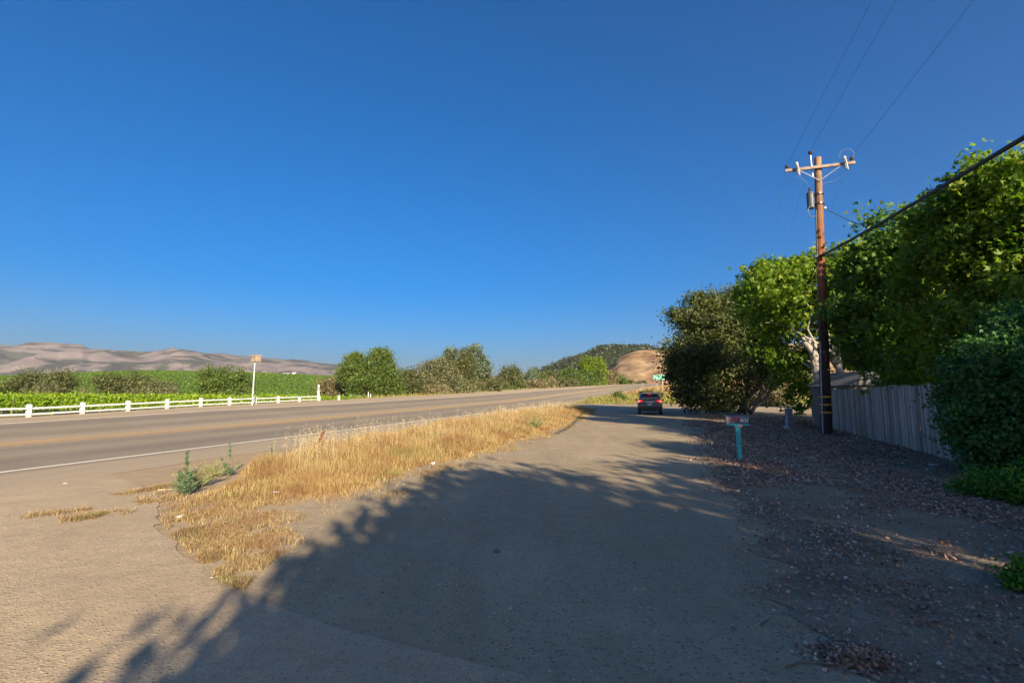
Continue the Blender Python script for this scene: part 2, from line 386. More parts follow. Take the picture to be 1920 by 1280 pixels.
def _trees_on():
    rng = rs(77); k = rng.choice(wx.size, 26000, replace=True); X, Y, Z = wx.ravel()[k], wy.ravel()[k], wz.ravel()[k]
    ok = (X / Y > -.05) & (X / Y < .7) & (fbm(X / 110, Y / 110, 3, 3) > .36) & (Y > 700) & (Y < 1450); X, Y, Z = X[ok], Y[ok], Z[ok]
    i3 = np.repeat(np.arange(len(X)), 4); p = np.stack([X, Y, Z], 1)[i3] + rng.normal(size=(len(i3), 3)) * np.array([3.2, 3.2, 2.0]) + np.array([0, 0, 2.5])
    v, q = leaves(p, rng.normal(size=p.shape) + np.array([0, -.4, .7]), rng.uniform(3.0, 6.0, len(p)), rng, 'kite', .9)
    tag(obj('oak_woods', fast_mesh('oak_woods', v, q), foliage('far_oak_canopy', (.012, .020, .008), (.028, .038, .015), (.040, .048, .020), .05)), 'dark oak woods covering the far hill', 'woods', kind='stuff')
def m_gold():
    n = NT('golden_hill_grass'); f = n.noise(.02, 6, .65, n.map((1, 1, 4)), .6)
    c = n.ramp(f, [(.38, (.125, .080, .048)), (.5, (.24, .16, .095)), (.62, (.34, .245, .15))])  # mottled grass; its contrast also paints shading on the hill's folds
    c = n.mix(n.ramp(n.noise(.5, 3, .7), [(.4, 0.0), (.7, .4)]), c, (.2, .11, .055))
    return n.done(c, .95, 0, n.bump(f, .5, 3), .05)
GP = [(1000, 744), (1080, 722), (1115, 704), (1135, 693), (1147, 685), (1154, 678), (1160, 672), (1170, 667), (1185, 661.5), (1200, 657.5), (1210, 657), (1245, 656), (1300, 655), (1400, 650), (1600, 640), (1900, 640), (2500, 650)]
hill('golden_hill', GP, 270, 520, 760, m_gold(), .22, 55, nr=90, px0=1020, px1=2400, npx=420, seed=2)
def m_vhill():
    n = NT('vineyard_slope'); f = n.noise(.012, 4, .6)
    c = n.mix(n.ramp(f, [(.35, 0.0), (.65, 1.0)]), (.035, .075, .008), (.06, .12, .014))
    wv = n.t.nodes.new('ShaderNodeTexWave'); wv.inputs['Scale'].default_value = .12; wv.inputs['Distortion'].default_value = .6
    wv.bands_direction = 'Y'
    n.t.links.new(n.tc.outputs['Object'], wv.inputs[0])
    c = n.mix(n.math('MULTIPLY', wv.outputs[1], .45), c, (.03, .06, .012))
    return n.done(c, .9, 0, None, .1)
VP_ = [(-600, 718), (-200, 714), (0, 709), (100, 705), (200, 701.5), (280, 699.5), (380, 701), (480, 703), (600, 708), (700, 712), (800, 716), (900, 730), (1000, 742)]
_, (hx, hy, hzz) = hill('vineyard_hill', VP_, 170, 620, 900, m_vhill(), .05, 200, base=-.6, nr=110, px0=-500, px1=1000, npx=300, seed=6, power=.62)

# ------------------------------------------------------------------ foliage builders
def unit(v): return v / np.maximum(np.linalg.norm(v, axis=-1, keepdims=True), 1e-9)
LOBE = np.array([(0, 0), (.17, .42), (0, 1.0), (-.17, .42), (.62, .55), (.26, .1), (-.62, .55), (-.26, .1)])
def leaves(c, nrm, size, rng, shape='kite', asp=.55, droop=.3):
    N = len(c); d = unit(rng.normal(size=(N, 3)) + np.array([0, 0, -droop]))
    n = unit(nrm); t = unit(d - n * np.sum(d * n, 1, keepdims=True)); b = np.cross(n, t)
    size = np.broadcast_to(size, (N,))[:, None]
    if shape == 'maple':
        pts = LOBE; quads = [(0, 1, 2, 3), (0, 5, 4, 1), (0, 3, 6, 7)]
    else:
        pts = np.array([(0, 0), (asp * .5, .45), (0, 1.0), (-asp * .5, .45)]); quads = [(0, 1, 2, 3)]
    k = len(pts)
    v = c[:, None, :] + size[:, None] * (pts[None, :, 0:1] * b[:, None, :] + (pts[None, :, 1:2] - .5) * t[:, None, :])
    v = v + n[:, None, :] * (size[:, None] * -.25 * (np.abs(pts[None, :, 0:1]) + (pts[None, :, 1:2] - .5) ** 2))
    base = (np.arange(N) * k)[:, None, None]; q = base + np.array(quads)[None]
    return v.reshape(-1, 3), q.reshape(-1, 4)
def clumps(blobs, n, rng, shell=.6, low=-1.0):
    """points near the surfaces of a set of ellipsoids (centre, radii); returns points and outward normals"""
    c = np.array([b[0] for b in blobs], float); r = np.array([b[1] for b in blobs], float)
    w_ = (r[:, 0] * r[:, 1] * r[:, 2]) ** (2 / 3); idx = rng.choice(len(blobs), n, p=w_ / w_.sum())
    d = unit(rng.normal(size=(n, 3))); d[:, 2] = np.where(d[:, 2] < low, -d[:, 2], d[:, 2])
    k = shell + (1 - shell) * rng.random((n, 1)) ** .7 + rng.normal(size=(n, 1)) * .07
    return c[idx] + d * r[idx] * k, d
def crown_mesh(name, blobs, nclump, per, crad, lsize, seed, off, shape='kite', asp=.55, shell=.6, zmin=None, stretch=(1, 1, .75), droop=.3, extra=None, jit=.9, lowcut=-1):
    rng = rs(seed); pc, pd = clumps(blobs, nclump, rng, shell, lowcut)
    if extra is not None: pc = np.concatenate([pc, extra]); pd = np.concatenate([pd, unit(rng.normal(size=extra.shape))])
    n = len(pc); m = rng.integers(int(per * .5), int(per * 1.5) + 1, n)
    idx = np.repeat(np.arange(n), m); cr = crad * rng.uniform(.6, 1.35, n)
    p = pc[idx] + rng.normal(size=(len(idx), 3)) * cr[idx][:, None] * np.array(stretch) * .6
    nr = pd[idx] * .6 + np.array([0, 0, .45]) + rng.normal(size=(len(idx), 3)) * jit
    if zmin is not None: k = p[:, 2] > zmin(p[:, 0], p[:, 1]) if callable(zmin) else p[:, 2] > zmin; p = p[k]; nr = nr[k]
    sz = lsize * rng.uniform(.6, 1.3, len(p))
    v, q = leaves(p, nr, sz, rng, shape, asp, droop)
    return fast_mesh(name, v, q, off=off), pc
def limbs(mb, base, fork, targets, r0, rng, n=7, wob=.12, per=1):
    """trunk from base to fork, then limbs on to targets"""
    base = np.array(base); fork = np.array(fork); L = np.linalg.norm(fork - base)
    k = np.linspace(0, 1, 7)[:, None]
    pts = base + (fork - base) * k + np.concatenate([np.zeros((1, 3)), rng.normal(size=(6, 3)) * L * .025 * np.array([1, 1, 0])])
    rad = np.interp(k[:, 0], [0, .12, 1], [r0 * 1.35, r0, r0 * .72])
    mb.tube(pts, rad, 10)
    for t in targets:
        s_ = pts[rng.integers(3, 7)]; t = np.array(t); D = t - s_; ln = np.linalg.norm(D)
        kk = np.linspace(0, 1, 6)[:, None]
        lp = s_ + D * kk + np.array([0, 0, 1]) * (np.sin(kk * math.pi) * ln * .1) + np.concatenate([np.zeros((1, 3)), rng.normal(size=(4, 3)) * ln * wob * .3, np.zeros((1, 3))])
        mb.tube(lp, np.interp(kk[:, 0], [0, 1], [r0 * rng.uniform(.3, .5), r0 * .06]), n)
def bl(px, py, Y, rx, ry, depth):     # crown lobe: where it stands, its half width/height and depth in metres
    return (P(px, py, Y), (rx * Y / F, depth, ry * Y / F))
BARK_GREY = simple('grey_bark', (.17, .15, .13), (.10, .085, .07), .9, scale=6, bump=.6)
BARK_DARK = simple('dark_bark', (.055, .045, .035), (.10, .08, .06), .9, scale=9, bump=.7)
BARK_PALE = simple('pale_bark', (.33, .30, .27), (.22, .195, .17), .85, scale=5, bump=.4)
def tree(name, label, cat, base, fork, blobs, nclump, per, crad, lsize, mat, bark, seed, r0, shape='kite', nl=14, group=None, shell=.6, asp=.55, droop=.3, zmin=None, stems=None, extra=None, jit=.9, lowcut=-1):
    t = thing(name, label, cat, base, group)
    me, pc = crown_mesh('crown', blobs, nclump, per, crad, lsize, seed, base, shape, asp, shell, zmin, droop=droop, extra=extra, jit=jit, lowcut=lowcut)
    obj('crown', me, mat, t)
    rng = rs(seed + 500)
    tb = MB(); tg = pc[rng.choice(len(pc), min(nl, len(pc)), replace=False)]
    if stems:
        parts = np.array_split(tg, len(stems))
        for (b_, f_, rr_), g_ in zip(stems, parts): limbs(tb, b_, f_, g_, rr_, rng)
    else: limbs(tb, base, fork, tg, r0, rng)
    obj('trunk', tb, bark, t, smooth=True)
    return t

L_MAPLE = foliage('sweetgum_leaves', (.036, .090, .014), (.090, .19, .020), (.19, .24, .02), .42, patch=.4, patchcol=(.13, .20, .02))
L_MAPLE2 = foliage('sweetgum_leaves_sunlit', (.040, .10, .014), (.12, .22, .018), (.30, .30, .02), .5, patch=.5, patchcol=(.20, .26, .022))  # yellow leaf tones mixed in to imitate sun on the crown tops
L_OAK = foliage('oak_leaves', (.022, .034, .009), (.060, .078, .018), (.10, .11, .025), .22, patch=.4, patchcol=(.10, .115, .022))
L_VINE = foliage('ivy_leaves', (.026, .085, .020), (.058, .15, .032), (.085, .20, .032), .30, patch=.3, patchcol=(.04, .10, .02))
L_BRIGHT = foliage('grape_leaves', (.10, .17, .008), (.20, .30, .014), (.30, .34, .02), .4, patch=.4, patchcol=(.13, .24, .012))
L_HERB = foliage('herb_leaves', (.05, .13, .012), (.09, .21, .02), (.13, .26, .03), .4)
L_MID = foliage('willow_leaves', (.032, .055, .010), (.080, .118, .020), (.12, .15, .03), .28, patch=.4)
L_OLIVE = foliage('olive_grey_leaves', (.045, .055, .020), (.11, .118, .050), (.20, .19, .10), .2, patch=.4, patchcol=(.13, .11, .045))
L_DARKOL = foliage('dusky_shrub_leaves', (.030, .040, .012), (.075, .085, .026), (.12, .11, .04), .2)
L_BLUE = foliage('blue_green_leaves', (.050, .075, .045), (.10, .135, .080), (.14, .17, .11), .2)
L_YEL = foliage('yellow_green_leaves', (.07, .11, .010), (.14, .20, .016), (.20, .24, .02), .35)
L_BROWN = foliage('brown_brush_leaves', (.075, .062, .030), (.15, .125, .06), (.20, .16, .08), .15)

_trees_on()
# ------------------------------------------------------------------ big trees on the right
# sweetgum behind the power pole
ybase = 24.5
bA = (15.75, 24.5, float(gz(15.75, 24.5)))
tree('sweetgum_tree', 'green sweetgum tree with pale forked trunk, rising behind the utility pole', 'tree', bA, P(1512, 640, 24.5),
     [bl(1455, 560, 25, 62, 60, 2.2), bl(1425, 548, 26, 38, 48, 1.6), bl(1500, 540, 25, 55, 55, 2.4), bl(1450, 520, 25.5, 34, 30, 1.5), bl(1560, 545, 24, 52, 62, 2.2), bl(1495, 630, 26, 70, 60, 2.0), bl(1580, 510, 24.5, 40, 40, 1.6), bl(1492, 690, 27, 34, 60, 1.2), bl(1600, 640, 25, 55, 55, 1.8), bl(1510, 505, 25, 30, 24, 1.2), bl(1447, 494, 25.5, 12, 16, .5), bl(1600, 478, 24.5, 40, 30, 1.2), bl(1628, 500, 24.5, 34, 50, 1.4), bl(1560, 490, 24.5, 34, 26, 1.2), bl(1412, 520, 26, 26, 22, .9), bl(1500, 738, 27.0, 26, 34, .9)],
     400, 60, .50, .22, L_MAPLE2, BARK_PALE, 11, .21, 'maple', 16, shell=.55,
     stems=[(bA, P(1510, 640, 24.5), .2), ((16.3, 24.2, 0), P(1566, 600, 24.2), .19)])
bB = (18.3, 18.5, float(gz(18.3, 18.5)))
tree('broadleaf_tree', 'dense broadleaf tree over the middle of the fence, under the thick cable', 'tree', bB, P(1690, 620, 17.5),
     [bl(1650, 510, 18, 58, 75, 2.0), bl(1700, 480, 17.5, 60, 70, 2.2), bl(1640, 600, 18, 70, 65, 2.0), bl(1735, 560, 17, 70, 90, 2.4), bl(1690, 440, 17.5, 44, 40, 1.5), bl(1660, 410, 18, 34, 20, .9), bl(1618, 540, 18.5, 34, 60, 1.2), bl(1612, 620, 18.5, 34, 46, 1.2), bl(1640, 650, 18.5, 45, 45, 1.6), bl(1710, 680, 16.5, 60, 50, 1.6), bl(1770, 430, 16.5, 55, 60, 1.8)],
     400, 60, .40, .18, L_MAPLE, BARK_GREY, 12, .2, 'maple', 16, shell=.5)
bC = (15.6, 12.2, float(gz(15.6, 12.2)))
tree('spreading_tree', 'tallest green tree at the right, yellow sunlit top crossed by the thick cable', 'tree', bC, (15.2, 12.2, 3.4),
     [bl(1835, 430, 13, 80, 80, 1.9), bl(1890, 370, 12, 70, 80, 1.7), bl(1800, 500, 13.5, 80, 90, 1.8), bl(1870, 560, 12.5, 90, 90, 1.8), bl(1760, 430, 14, 50, 45, 1.4), bl(1862, 340, 12.3, 48, 36, 1.0), bl(1818, 318, 12.3, 22, 20, .45), bl(1800, 352, 12.6, 30, 30, .7), bl(1800, 385, 13.2, 60, 40, 1.2), bl(1960, 362, 12, 90, 82, 2.0), bl(1790, 610, 14, 90, 60, 1.6), bl(1980, 480, 12, 90, 120, 2.0), bl(1740, 520, 14.5, 45, 60, 1.5), bl(1820, 690, 13.5, 70, 50, 1.4), bl(1745, 690, 15, 50, 45, 1.3)],
     460, 66, .33, .145, L_MAPLE2, BARK_GREY, 13, .19, 'maple', 22, shell=.5)
# dark oak beyond the mailbox
bO = (18.6, 38.5, float(gz(18.6, 38.5)))
tree('oak_tree', 'dark round evergreen oak with many bare stems, overhanging the gravel drive beyond the mailbox', 'tree', bO, (18.2, 38.5, 3.2),
     [bl(1335, 615, 38, 55, 55, 3.2), bl(1290, 600, 38, 26, 22, 1.4), bl(1385, 600, 38, 55, 50, 3.2), bl(1300, 670, 37, 46, 50, 2.8), bl(1276, 700, 37, 20, 30, 1.8), bl(1352, 680, 36.5, 70, 48, 3.0), bl(1420, 640, 38, 60, 60, 3.0), bl(1340, 575, 39, 40, 26, 2.0), bl(1310, 735, 37, 42, 34, 2.4), bl(1350, 748, 37, 40, 26, 2.2), bl(1262, 668, 37.5, 14, 14, 1.0), bl(1440, 700, 39.5, 50, 26, 2.0), bl(1395, 560, 39, 40, 22, 2), bl(1268, 588, 38, 14, 10, .9), bl(1264, 702, 37, 12, 12, .9), bl(1300, 560, 38.5, 16, 12, 1), bl(1274, 733, 37, 14, 12, .8), bl(1250, 654, 37.5, 12, 9, .8), bl(1432, 590, 39, 34, 40, 2.4)],
     1500, 58, .62, .21, L_OAK, BARK_DARK, 14, .2, 'kite', 46, shell=.35, asp=.6, zmin=.25,
     stems=[((18.0 + .5 * math.cos(k * 1.1), 38 + .5 * math.sin(k * 1.1), .2), P(1385 + 17 * k, 715 - 6 * (k % 2), 38 + (k % 3) * .5), .10 + .03 * (k % 2)) for k in range(6)])
# climbing shrub swallowing the near end of the fence
bH = (10.9, 9.4, float(gz(10.9, 9.4)))
tree('ivy_shrub', 'big dark green leafy shrub growing over the near end of the grey board fence', 'shrub', bH, (11.0, 9.5, 1.4),
     [bl(1885, 700, 9.6, 85, 90, .9), bl(1840, 720, 10.2, 55, 60, .7), bl(1905, 800, 9.4, 95, 90, .8), bl(1830, 790, 10.0, 42, 55, .55), bl(1860, 830, 9.7, 55, 50, .6), bl(1960, 660, 9.6, 90, 90, 1.0), bl(2000, 800, 9, 110, 110, 1.0), bl(1800, 745, 10.7, 34, 34, .45), bl(1935, 610, 10.2, 60, 50, .8)],
     900, 52, .24, .085, L_VINE, BARK_GREY, 15, .07, 'maple', 12, shell=.5, zmin=.03)
g1 = on(1932, 948); g2 = on(1918, 1112)
tree('low_shrub', 'low bright green shrub at the foot of the dark ivy shrub, at the right edge', 'shrub', g1, (g1[0], g1[1], g1[2] + .2),
     [((g1[0], g1[1], .28), (.34, .4, .30)), ((g1[0] + .55, g1[1] - .1, .36), (.5, .5, .40)), ((g1[0] - .1, g1[1] + .6, .2), (.35, .4, .26))], 300, 40, .12, .05, L_HERB, BARK_GREY, 16, .02, 'kite', 6, asp=.7, zmin=.02)
tree('seedling', 'small green seedling alone in the leaf litter at the right edge', 'plant', g2, (g2[0], g2[1], g2[2] + .1),
     [((g2[0], g2[1], .15), (.09, .12, .12)), ((g2[0] + .16, g2[1], .18), (.12, .12, .14))], 60, 30, .07, .038, L_HERB, BARK_GREY, 17, .008, 'kite', 4, asp=.7)

# trees outside the frame (behind and to the right) whose shade falls on the drive
def shade_tree(label, x, y, h, r, seed, zlow=.3, n=420, dens=40, name='roadside_tree'):
    z0 = float(gz(x, y)); rg = rs(seed)
    bs = [((x + rg.normal() * r * .45, y + rg.normal() * r * .45, h * rg.uniform(zlow + .15, .85)), (r * rg.uniform(.5, .8), r * rg.uniform(.5, .8), h * .2)) for _ in range(6)]
    bs.append(((x, y, h * .78), (r * .6, r * .6, h * .2))); bs.append(((x, y, h * (zlow + .15)), (r * .9, r * .9, h * .18)))
    tree(name, label, 'tree', (x, y, z0), (x, y, h * .45), bs, n, dens, .55, .22, L_MAPLE, BARK_GREY, seed, .16, 'kite', 12, shell=.4, asp=.8)
for k, (x, y, h, r) in enumerate([(7.3, -7.9, 7.0, 2.7), (4.2, -8.0, 5.6, 2.2), (12.4, -1.7, 6.9, 1.8), (10.4, -6.2, 6.8, 2.5), (14.6, 2.2, 7.6, 2.9), (19.5, 7.5, 7.8, 3.0), (15.8, 7.2, 6.4, 2.2), (22.5, 13, 8.4, 3.4), (23.8, 21, 11.6, 3.0), (10.6, 3.6, 4.0, 1.5), (24.5, 29, 11.2, 3.2), (8.5, -10.5, 7.0, 2.8), (3.3, -8.5, 4.9, 1.4)]):
    shade_tree(['broad low tree just behind the camera on the right', 'low tree beside the drive behind the camera', 'small tree at the near end of the ivy shrub', 'farthest low tree behind the camera beside the drive', 'tall tree right of the ivy shrub, outside the picture', 'tall tree far right behind the spreading tree', 'middling tree between the ivy shrub and the tall trees', 'very tall tree standing back behind the broadleaf tree', 'very tall tree standing back behind the sweetgum tree', 'smallest tree hidden behind the near ivy shrub', 'very tall tree standing back toward the oak', 'tall tree behind the camera, back from the drive', 'smallest low tree behind the camera, nearest the drive'][k], x, y, h, r, 40 + k)

# ------------------------------------------------------------------ trees and bushes beyond the highway
def far_tree(name, label, cat, px0, px1, top, Y, mat, seed, n=170, per=30, lsize=.42, bark=BARK_DARK, lobes=7, tall=1.0, low=744, cr=.75, blobs=None, low_skirt=True, group=None):
    cx = (px0 + px1) / 2
    if 560 < cx < 1200 and top < 725:              # keep clear of the highway's far shoulder
        Y2 = max(Y, float(np.interp(cx, [600, 690, 770, 820, 900, 960, 1000, 1040, 1080, 1127, 1180], [48, 60, 73, 82, 102, 126, 147, 166, 184, 200, 230])))
        lsize *= (Y2 / Y) ** .8; cr *= (Y2 / Y) ** .8; n = int(n * 1.35)
        if blobs: blobs = [((c_[0] * Y2 / c_[1], Y2 + (c_[1] - Y), EYE + (c_[2] - EYE) * Y2 / Y), tuple(q_ * Y2 / Y for q_ in r_)) for c_, r_ in blobs]
        Y = Y2
    x0 = P(cx, 738, Y)[0]; zb = gzp(x0, Y); lsize *= .82; n = int(n * 1.35)
    rg = rs(seed); W_ = (px1 - px0) / 2 * Y / F; ztop = P(cx, top, Y)[2]; Ht = ztop - zb
    if blobs is None:
        blobs = [((x0, Y, zb + Ht * .55), (W_ * .72, W_ * .7, Ht * .42))]
        for k in range(lobes):
            a = rg.uniform(0, 6.28); q = rg.uniform(.35, .75)
            blobs.append(((x0 + math.cos(a) * W_ * q, Y + math.sin(a) * W_ * q * .8, zb + Ht * rg.uniform(.25, .72)), (W_ * rg.uniform(.28, .42), W_ * .35, Ht * rg.uniform(.18, .3))))
        if low_skirt:
            for k in range(4): blobs.append(((x0 + W_ * rg.uniform(-.7, .7), Y - W_ * .3, zb + Ht * .16), (W_ * .35, W_ * .35, Ht * .2)))
    tree(name, label, cat, (x0, Y, zb), (x0, Y, zb + Ht * .35), blobs, n, per, cr, lsize, mat, bark, seed, max(.08, W_ * .05), 'kite', 8, shell=.6, asp=.6, zmin=zb + .05, group=group)
far_tree('bush', 'rounded dark olive bush left of all others, behind the vine rows', 'bush', 18, 142, 690, 88, L_DARKOL, 61, 330, 34, .4)
far_tree('bush', 'small grey green bush at the foot of the leftmost rounded bush', 'bush', 60, 128, 716, 80, L_OLIVE, 62, 120, 30, .32)
far_tree('bush', 'low green bush at the far left edge behind the vines', 'bush', -30, 22, 716, 84, L_MID, 63, 100, 30, .35)
far_tree('bush', 'wide low olive bush, second from the left behind the vine rows', 'bush', 186, 318, 698, 92, L_DARKOL, 64, 300, 34, .42)
far_tree('bush', 'pale grey bush in front of the wide low olive bush', 'bush', 245, 338, 713, 84, L_OLIVE, 65, 150, 30, .34)
far_tree('bush', 'dense green bush just left of the birdhouse pole', 'bush', 352, 482, 683, 88, L_MID, 66, 340, 34, .4)
far_tree('bush', 'small brown green bush between the first two bushes from the left', 'bush', 138, 172, 728, 80, L_BROWN, 67, 50, 26, .3)
far_tree('bush', 'brownish low bush just right of the tall white marker post', 'bush', 597, 652, 704, 72, L_BROWN, 68, 150, 30, .32)
far_tree('willow_tree', 'tall green willow tree, its twin tops rising above the brush left of centre', 'tree', 640, 735, 656, 68, L_MID, 69, blobs=[
    bl(668, 690, 68, 27, 26, 2.4), bl(712, 680, 68, 26, 28, 2.4), bl(690, 715, 68, 44, 28, 3), bl(715, 668, 69, 14, 14, 1.4), bl(705, 662, 68, 9, 7, .8), bl(650, 700, 67, 12, 12, 1.2), bl(665, 672, 68, 16, 10, 1.2), bl(725, 700, 68, 14, 22, 1.4)], n=420, per=34, lsize=.3, cr=.6)
far_tree('bush', 'leafy green bush in the gap right of the tall willow', 'bush', 722, 758, 684, 66, L_MID, 70, 110, 30, .3)
far_tree('bush', 'dark brownish bush left of the big silvery shrub', 'bush', 738, 802, 688, 66, L_DARKOL, 71, 220, 32, .3)
far_tree('silvery_shrub', 'big silvery olive shrub at the road shoulder near the centre', 'shrub', 776, 870, 668, 62, L_OLIVE, 72, 420, 36, .28, cr=.55)
far_tree('silvery_shrub', 'small silvery shrub touching the left foot of the big silvery one', 'shrub', 770, 808, 708, 59, L_OLIVE, 73, 110, 30, .24, cr=.4)
far_tree('tall_shrub', 'olive tree crown standing above the big silvery shrub', 'tree', 815, 895, 652, 74, L_DARKOL, 74, 300, 34, .34)
far_tree('eucalyptus_tree', 'blue green eucalyptus with airy tufted crown, tallest in the line of brush', 'tree', 858, 918, 648, 92, L_BLUE, 75, blobs=[
    bl(874, 664, 92, 13, 11, 1.8), bl(890, 660, 92, 15, 14, 1.8), bl(903, 676, 92, 12, 12, 1.6), bl(912, 690, 92, 9, 12, 1.4), bl(885, 690, 92, 26, 20, 2.6), bl(846, 662, 92, 10, 10, 1.4)], n=150, per=30, lsize=.42, cr=.7)
far_tree('bush', 'olive bush right of the big silvery shrub, below the eucalyptus', 'bush', 868, 935, 692, 66, L_OLIVE, 76, 260, 32, .3)
far_tree('tree', 'round topped olive green tree right of the eucalyptus', 'tree', 925, 985, 681, 82, L_DARKOL, 77, 240, 34, .36)
far_tree('bush', 'grey green bush under the round topped olive tree', 'bush', 925, 985, 700, 74, L_OLIVE, 78, 220, 32, .32)
far_tree('bush', 'small blue green bush right of the round topped olive tree', 'bush', 972, 1008, 690, 98, L_BLUE, 79, 110, 30, .38)
far_tree('bush', 'dark green bush beside the road, left of the leaning white marker', 'bush', 978, 1032, 694, 92, L_MID, 80, 170, 32, .36)
far_tree('bush', 'dusky bush directly behind the leaning white marker', 'bush', 1008, 1066, 692, 112, L_DARKOL, 81, 170, 32, .42)
far_tree('bush', 'green bush right of the leaning white marker', 'bush', 1042, 1100, 686, 125, L_MID, 82, 190, 32, .46)
far_tree('cottonwood_tree', 'bright yellow green tree in front of the wooded hill', 'tree', 1088, 1144, 666, 146, L_YEL, 83, 260, 34, .6, cr=1.1)
far_tree('bush', 'dark green bush below the bright yellow green tree', 'bush', 1072, 1134, 692, 142, L_MID, 84, 170, 30, .5)
far_tree('bush', 'brownish bush right of the bright yellow green tree', 'bush', 1112, 1166, 691, 168, L_BROWN, 85, 130, 30, .55)
far_tree('bush', 'low green bush at the far bend, rightmost of the roadside brush', 'bush', 1138, 1186, 699, 190, L_MID, 86, 130, 30, .6)
far_tree('bush', 'olive bush filling the gap right of the small blue green bush', 'bush', 984, 1024, 688, 96, L_DARKOL, 95, 170, 30, .4)
far_tree('bush', 'green weedy bush at the left tip of the weed patch, left of the car', 'bush', 1146, 1172, 733, 82, L_MID, 93, 90, 24, .25, cr=.4)
far_tree('bush', 'green weedy bush in the weed patch directly behind the car', 'bush', 1196, 1246, 730, 88, L_DARKOL, 94, 130, 26, .28, cr=.45)
far_tree('bush', 'dusky low bush filling the gap left of the leaning white marker', 'bush', 996, 1050, 704, 104, L_BROWN, 87, 150, 30, .4)
far_tree('bush', 'low green bush at the road edge between marker and yellow green tree', 'bush', 1050, 1110, 705, 128, L_MID, 88, 170, 30, .5)
for k, (x0, x1, tp, Y_) in enumerate([(1290, 1370, 724, 70), (1500, 1600, 700, 52), (1370, 1470, 722, 62)]):
    far_tree('bush', ['dry bush beyond the car, under the left side of the oak', 'dark bush deep in the shade behind the fence end', 'scrubby bush seen between the stems of the oak'][k], 'bush', x0, x1, tp, Y_, [L_DARKOL, L_MID, L_BROWN][k], 90 + k, 170, 30, .3)

for k, s_ in enumerate(np.arange(66, 236, 6.4)):
    rg = rs(900 + k); u_ = -30.6 - rg.random() * 1.6; x, y = [float(q_) for q_ in road_xy(s_, u_)]; z = float(hz(s_, u_)); ze = float(hz(s_, -27.5)); ht = ze + rg.uniform(1.6, 3.6) - z
    bs = [((x + rg.normal() * 1.6, y + rg.normal() * 1.6, z + ht * rg.uniform(.3, .62)), (rg.uniform(1.3, 2.4), rg.uniform(1.3, 2.4), ht * rg.uniform(.28, .42))) for _ in range(5)]
    tree('low_brush', 'low dusky brush in the unbroken band along the far edge of the highway', 'bush', (x, y, z), (x, y, z + ht * .3), bs, 120, 26, .55, .2 + s_ * .0018, [L_DARKOL, L_BROWN, L_MID, L_OLIVE, L_DARKOL][int(rg.integers(0, 5))], BARK_DARK, 900 + k, .06, 'kite', 8, group='low brush along the far road edge', shell=.5, asp=.5, zmin=z, jit=1.1)
# ------------------------------------------------------------------ vineyard
M_stake = simple('vine_stake', (.30, .27, .23), (.20, .17, .14), .8)
M_vtrunk = BARK_DARK
ordn = ['first', 'second', 'third', 'fourth', 'fifth', 'sixth', 'seventh']
for r_ in range(6):
    rng = rs(200 + r_)
    a_ = np.array([-62 - r_ * 3.4, 27 + r_ * 1.1]); b_ = np.array([-20.5 - r_ * 4.0, 66 + r_ * 3.0])
    L = np.linalg.norm(b_ - a_); n = int(L * 34)
    k = rng.random(n); x = a_[0] + (b_[0] - a_[0]) * k + rng.normal(size=n) * .22; y = a_[1] + (b_[1] - a_[1]) * k + rng.normal(size=n) * .22
    zb = gz(x, y); zb = np.minimum(zb, 0.4)
    top = 2.0 + .35 * (vnoise(k * L / 1.1, k * 0, 5) - .5) - .55 * k
    pc = np.stack([x, y, zb + .55 + (top - .55) * rng.random(n) ** .8], 1)
    idx = np.repeat(np.arange(n), 11); p = pc[idx] + rng.normal(size=(len(idx), 3)) * .16
    v, q = leaves(p, rng.normal(size=p.shape) + np.array([.1, -.5, .7]), .19 * rng.uniform(.6, 1.3, len(p)), rng, 'kite', .9)
    o0 = (float((a_[0] + b_[0]) / 2), float((a_[1] + b_[1]) / 2), -.2)
    t = thing('vine_row', ['nearest vine row, bright green and leafy, right behind the white barrier'] [0] if r_ == 0 else '%s vine row back from the white barrier, only its leafy top showing' % ordn[r_], 'vine row', o0, 'rows of grapevines behind the white barrier')
    obj('leaves', fast_mesh('leaves', v, q, off=o0), L_BRIGHT, t)
    if r_ == 0:
        for kk in np.arange(.01, 1, 1.9 / L):
            x, y = a_ + (b_ - a_) * kk; z0 = min(float(gz(x, y)), .4); mb = MB(); mb.tube([(x, y, z0 - .1), (x + .05, y, z0 + .45), (x, y + .05, z0 + .95)], [.05, .04, .03], 5); obj('trunk', mb, M_vtrunk, t)
        for kk in np.arange(0, 1.001, 6.0 / L):
            x, y = a_ + (b_ - a_) * kk; z0 = min(float(gz(x, y)), .4); ms = MB(); ms.tube([(x, y, z0 - .1), (x, y, z0 + 2.05 - .5 * kk)], .035, 6); obj('stake', ms, M_stake, t)
# leafy rows covering the slope behind
rng = rs(300); n = 150000
Yr = 178 + (560 - 178) * rng.random(n) ** 1.2; azp = rng.uniform(-150, 900, n); Xr = (azp - 960) / F * Yr
rowc = np.round((Yr + .22 * Xr) / 3.2) * 3.2 - .22 * Xr; Yr = rowc + rng.normal(size=n) * .3
H0 = hzz; rr0 = hy[0]
def hill_z(X, Y):
    azv = np.interp(X / Y, np.tan(np.arctan((np.linspace(-500, 1000, 300) - 960) / F)), np.arange(300)); j = np.interp(Y, rr0, np.arange(len(rr0)))
    i0 = np.clip(azv.astype(int), 0, 298); j0 = np.clip(j.astype(int), 0, len(rr0) - 2); fa = azv - i0; fb = j - j0
    return (H0[i0, j0] * (1 - fa) + H0[i0 + 1, j0] * fa) * (1 - fb) + (H0[i0, j0 + 1] * (1 - fa) + H0[i0 + 1, j0 + 1] * fa) * fb
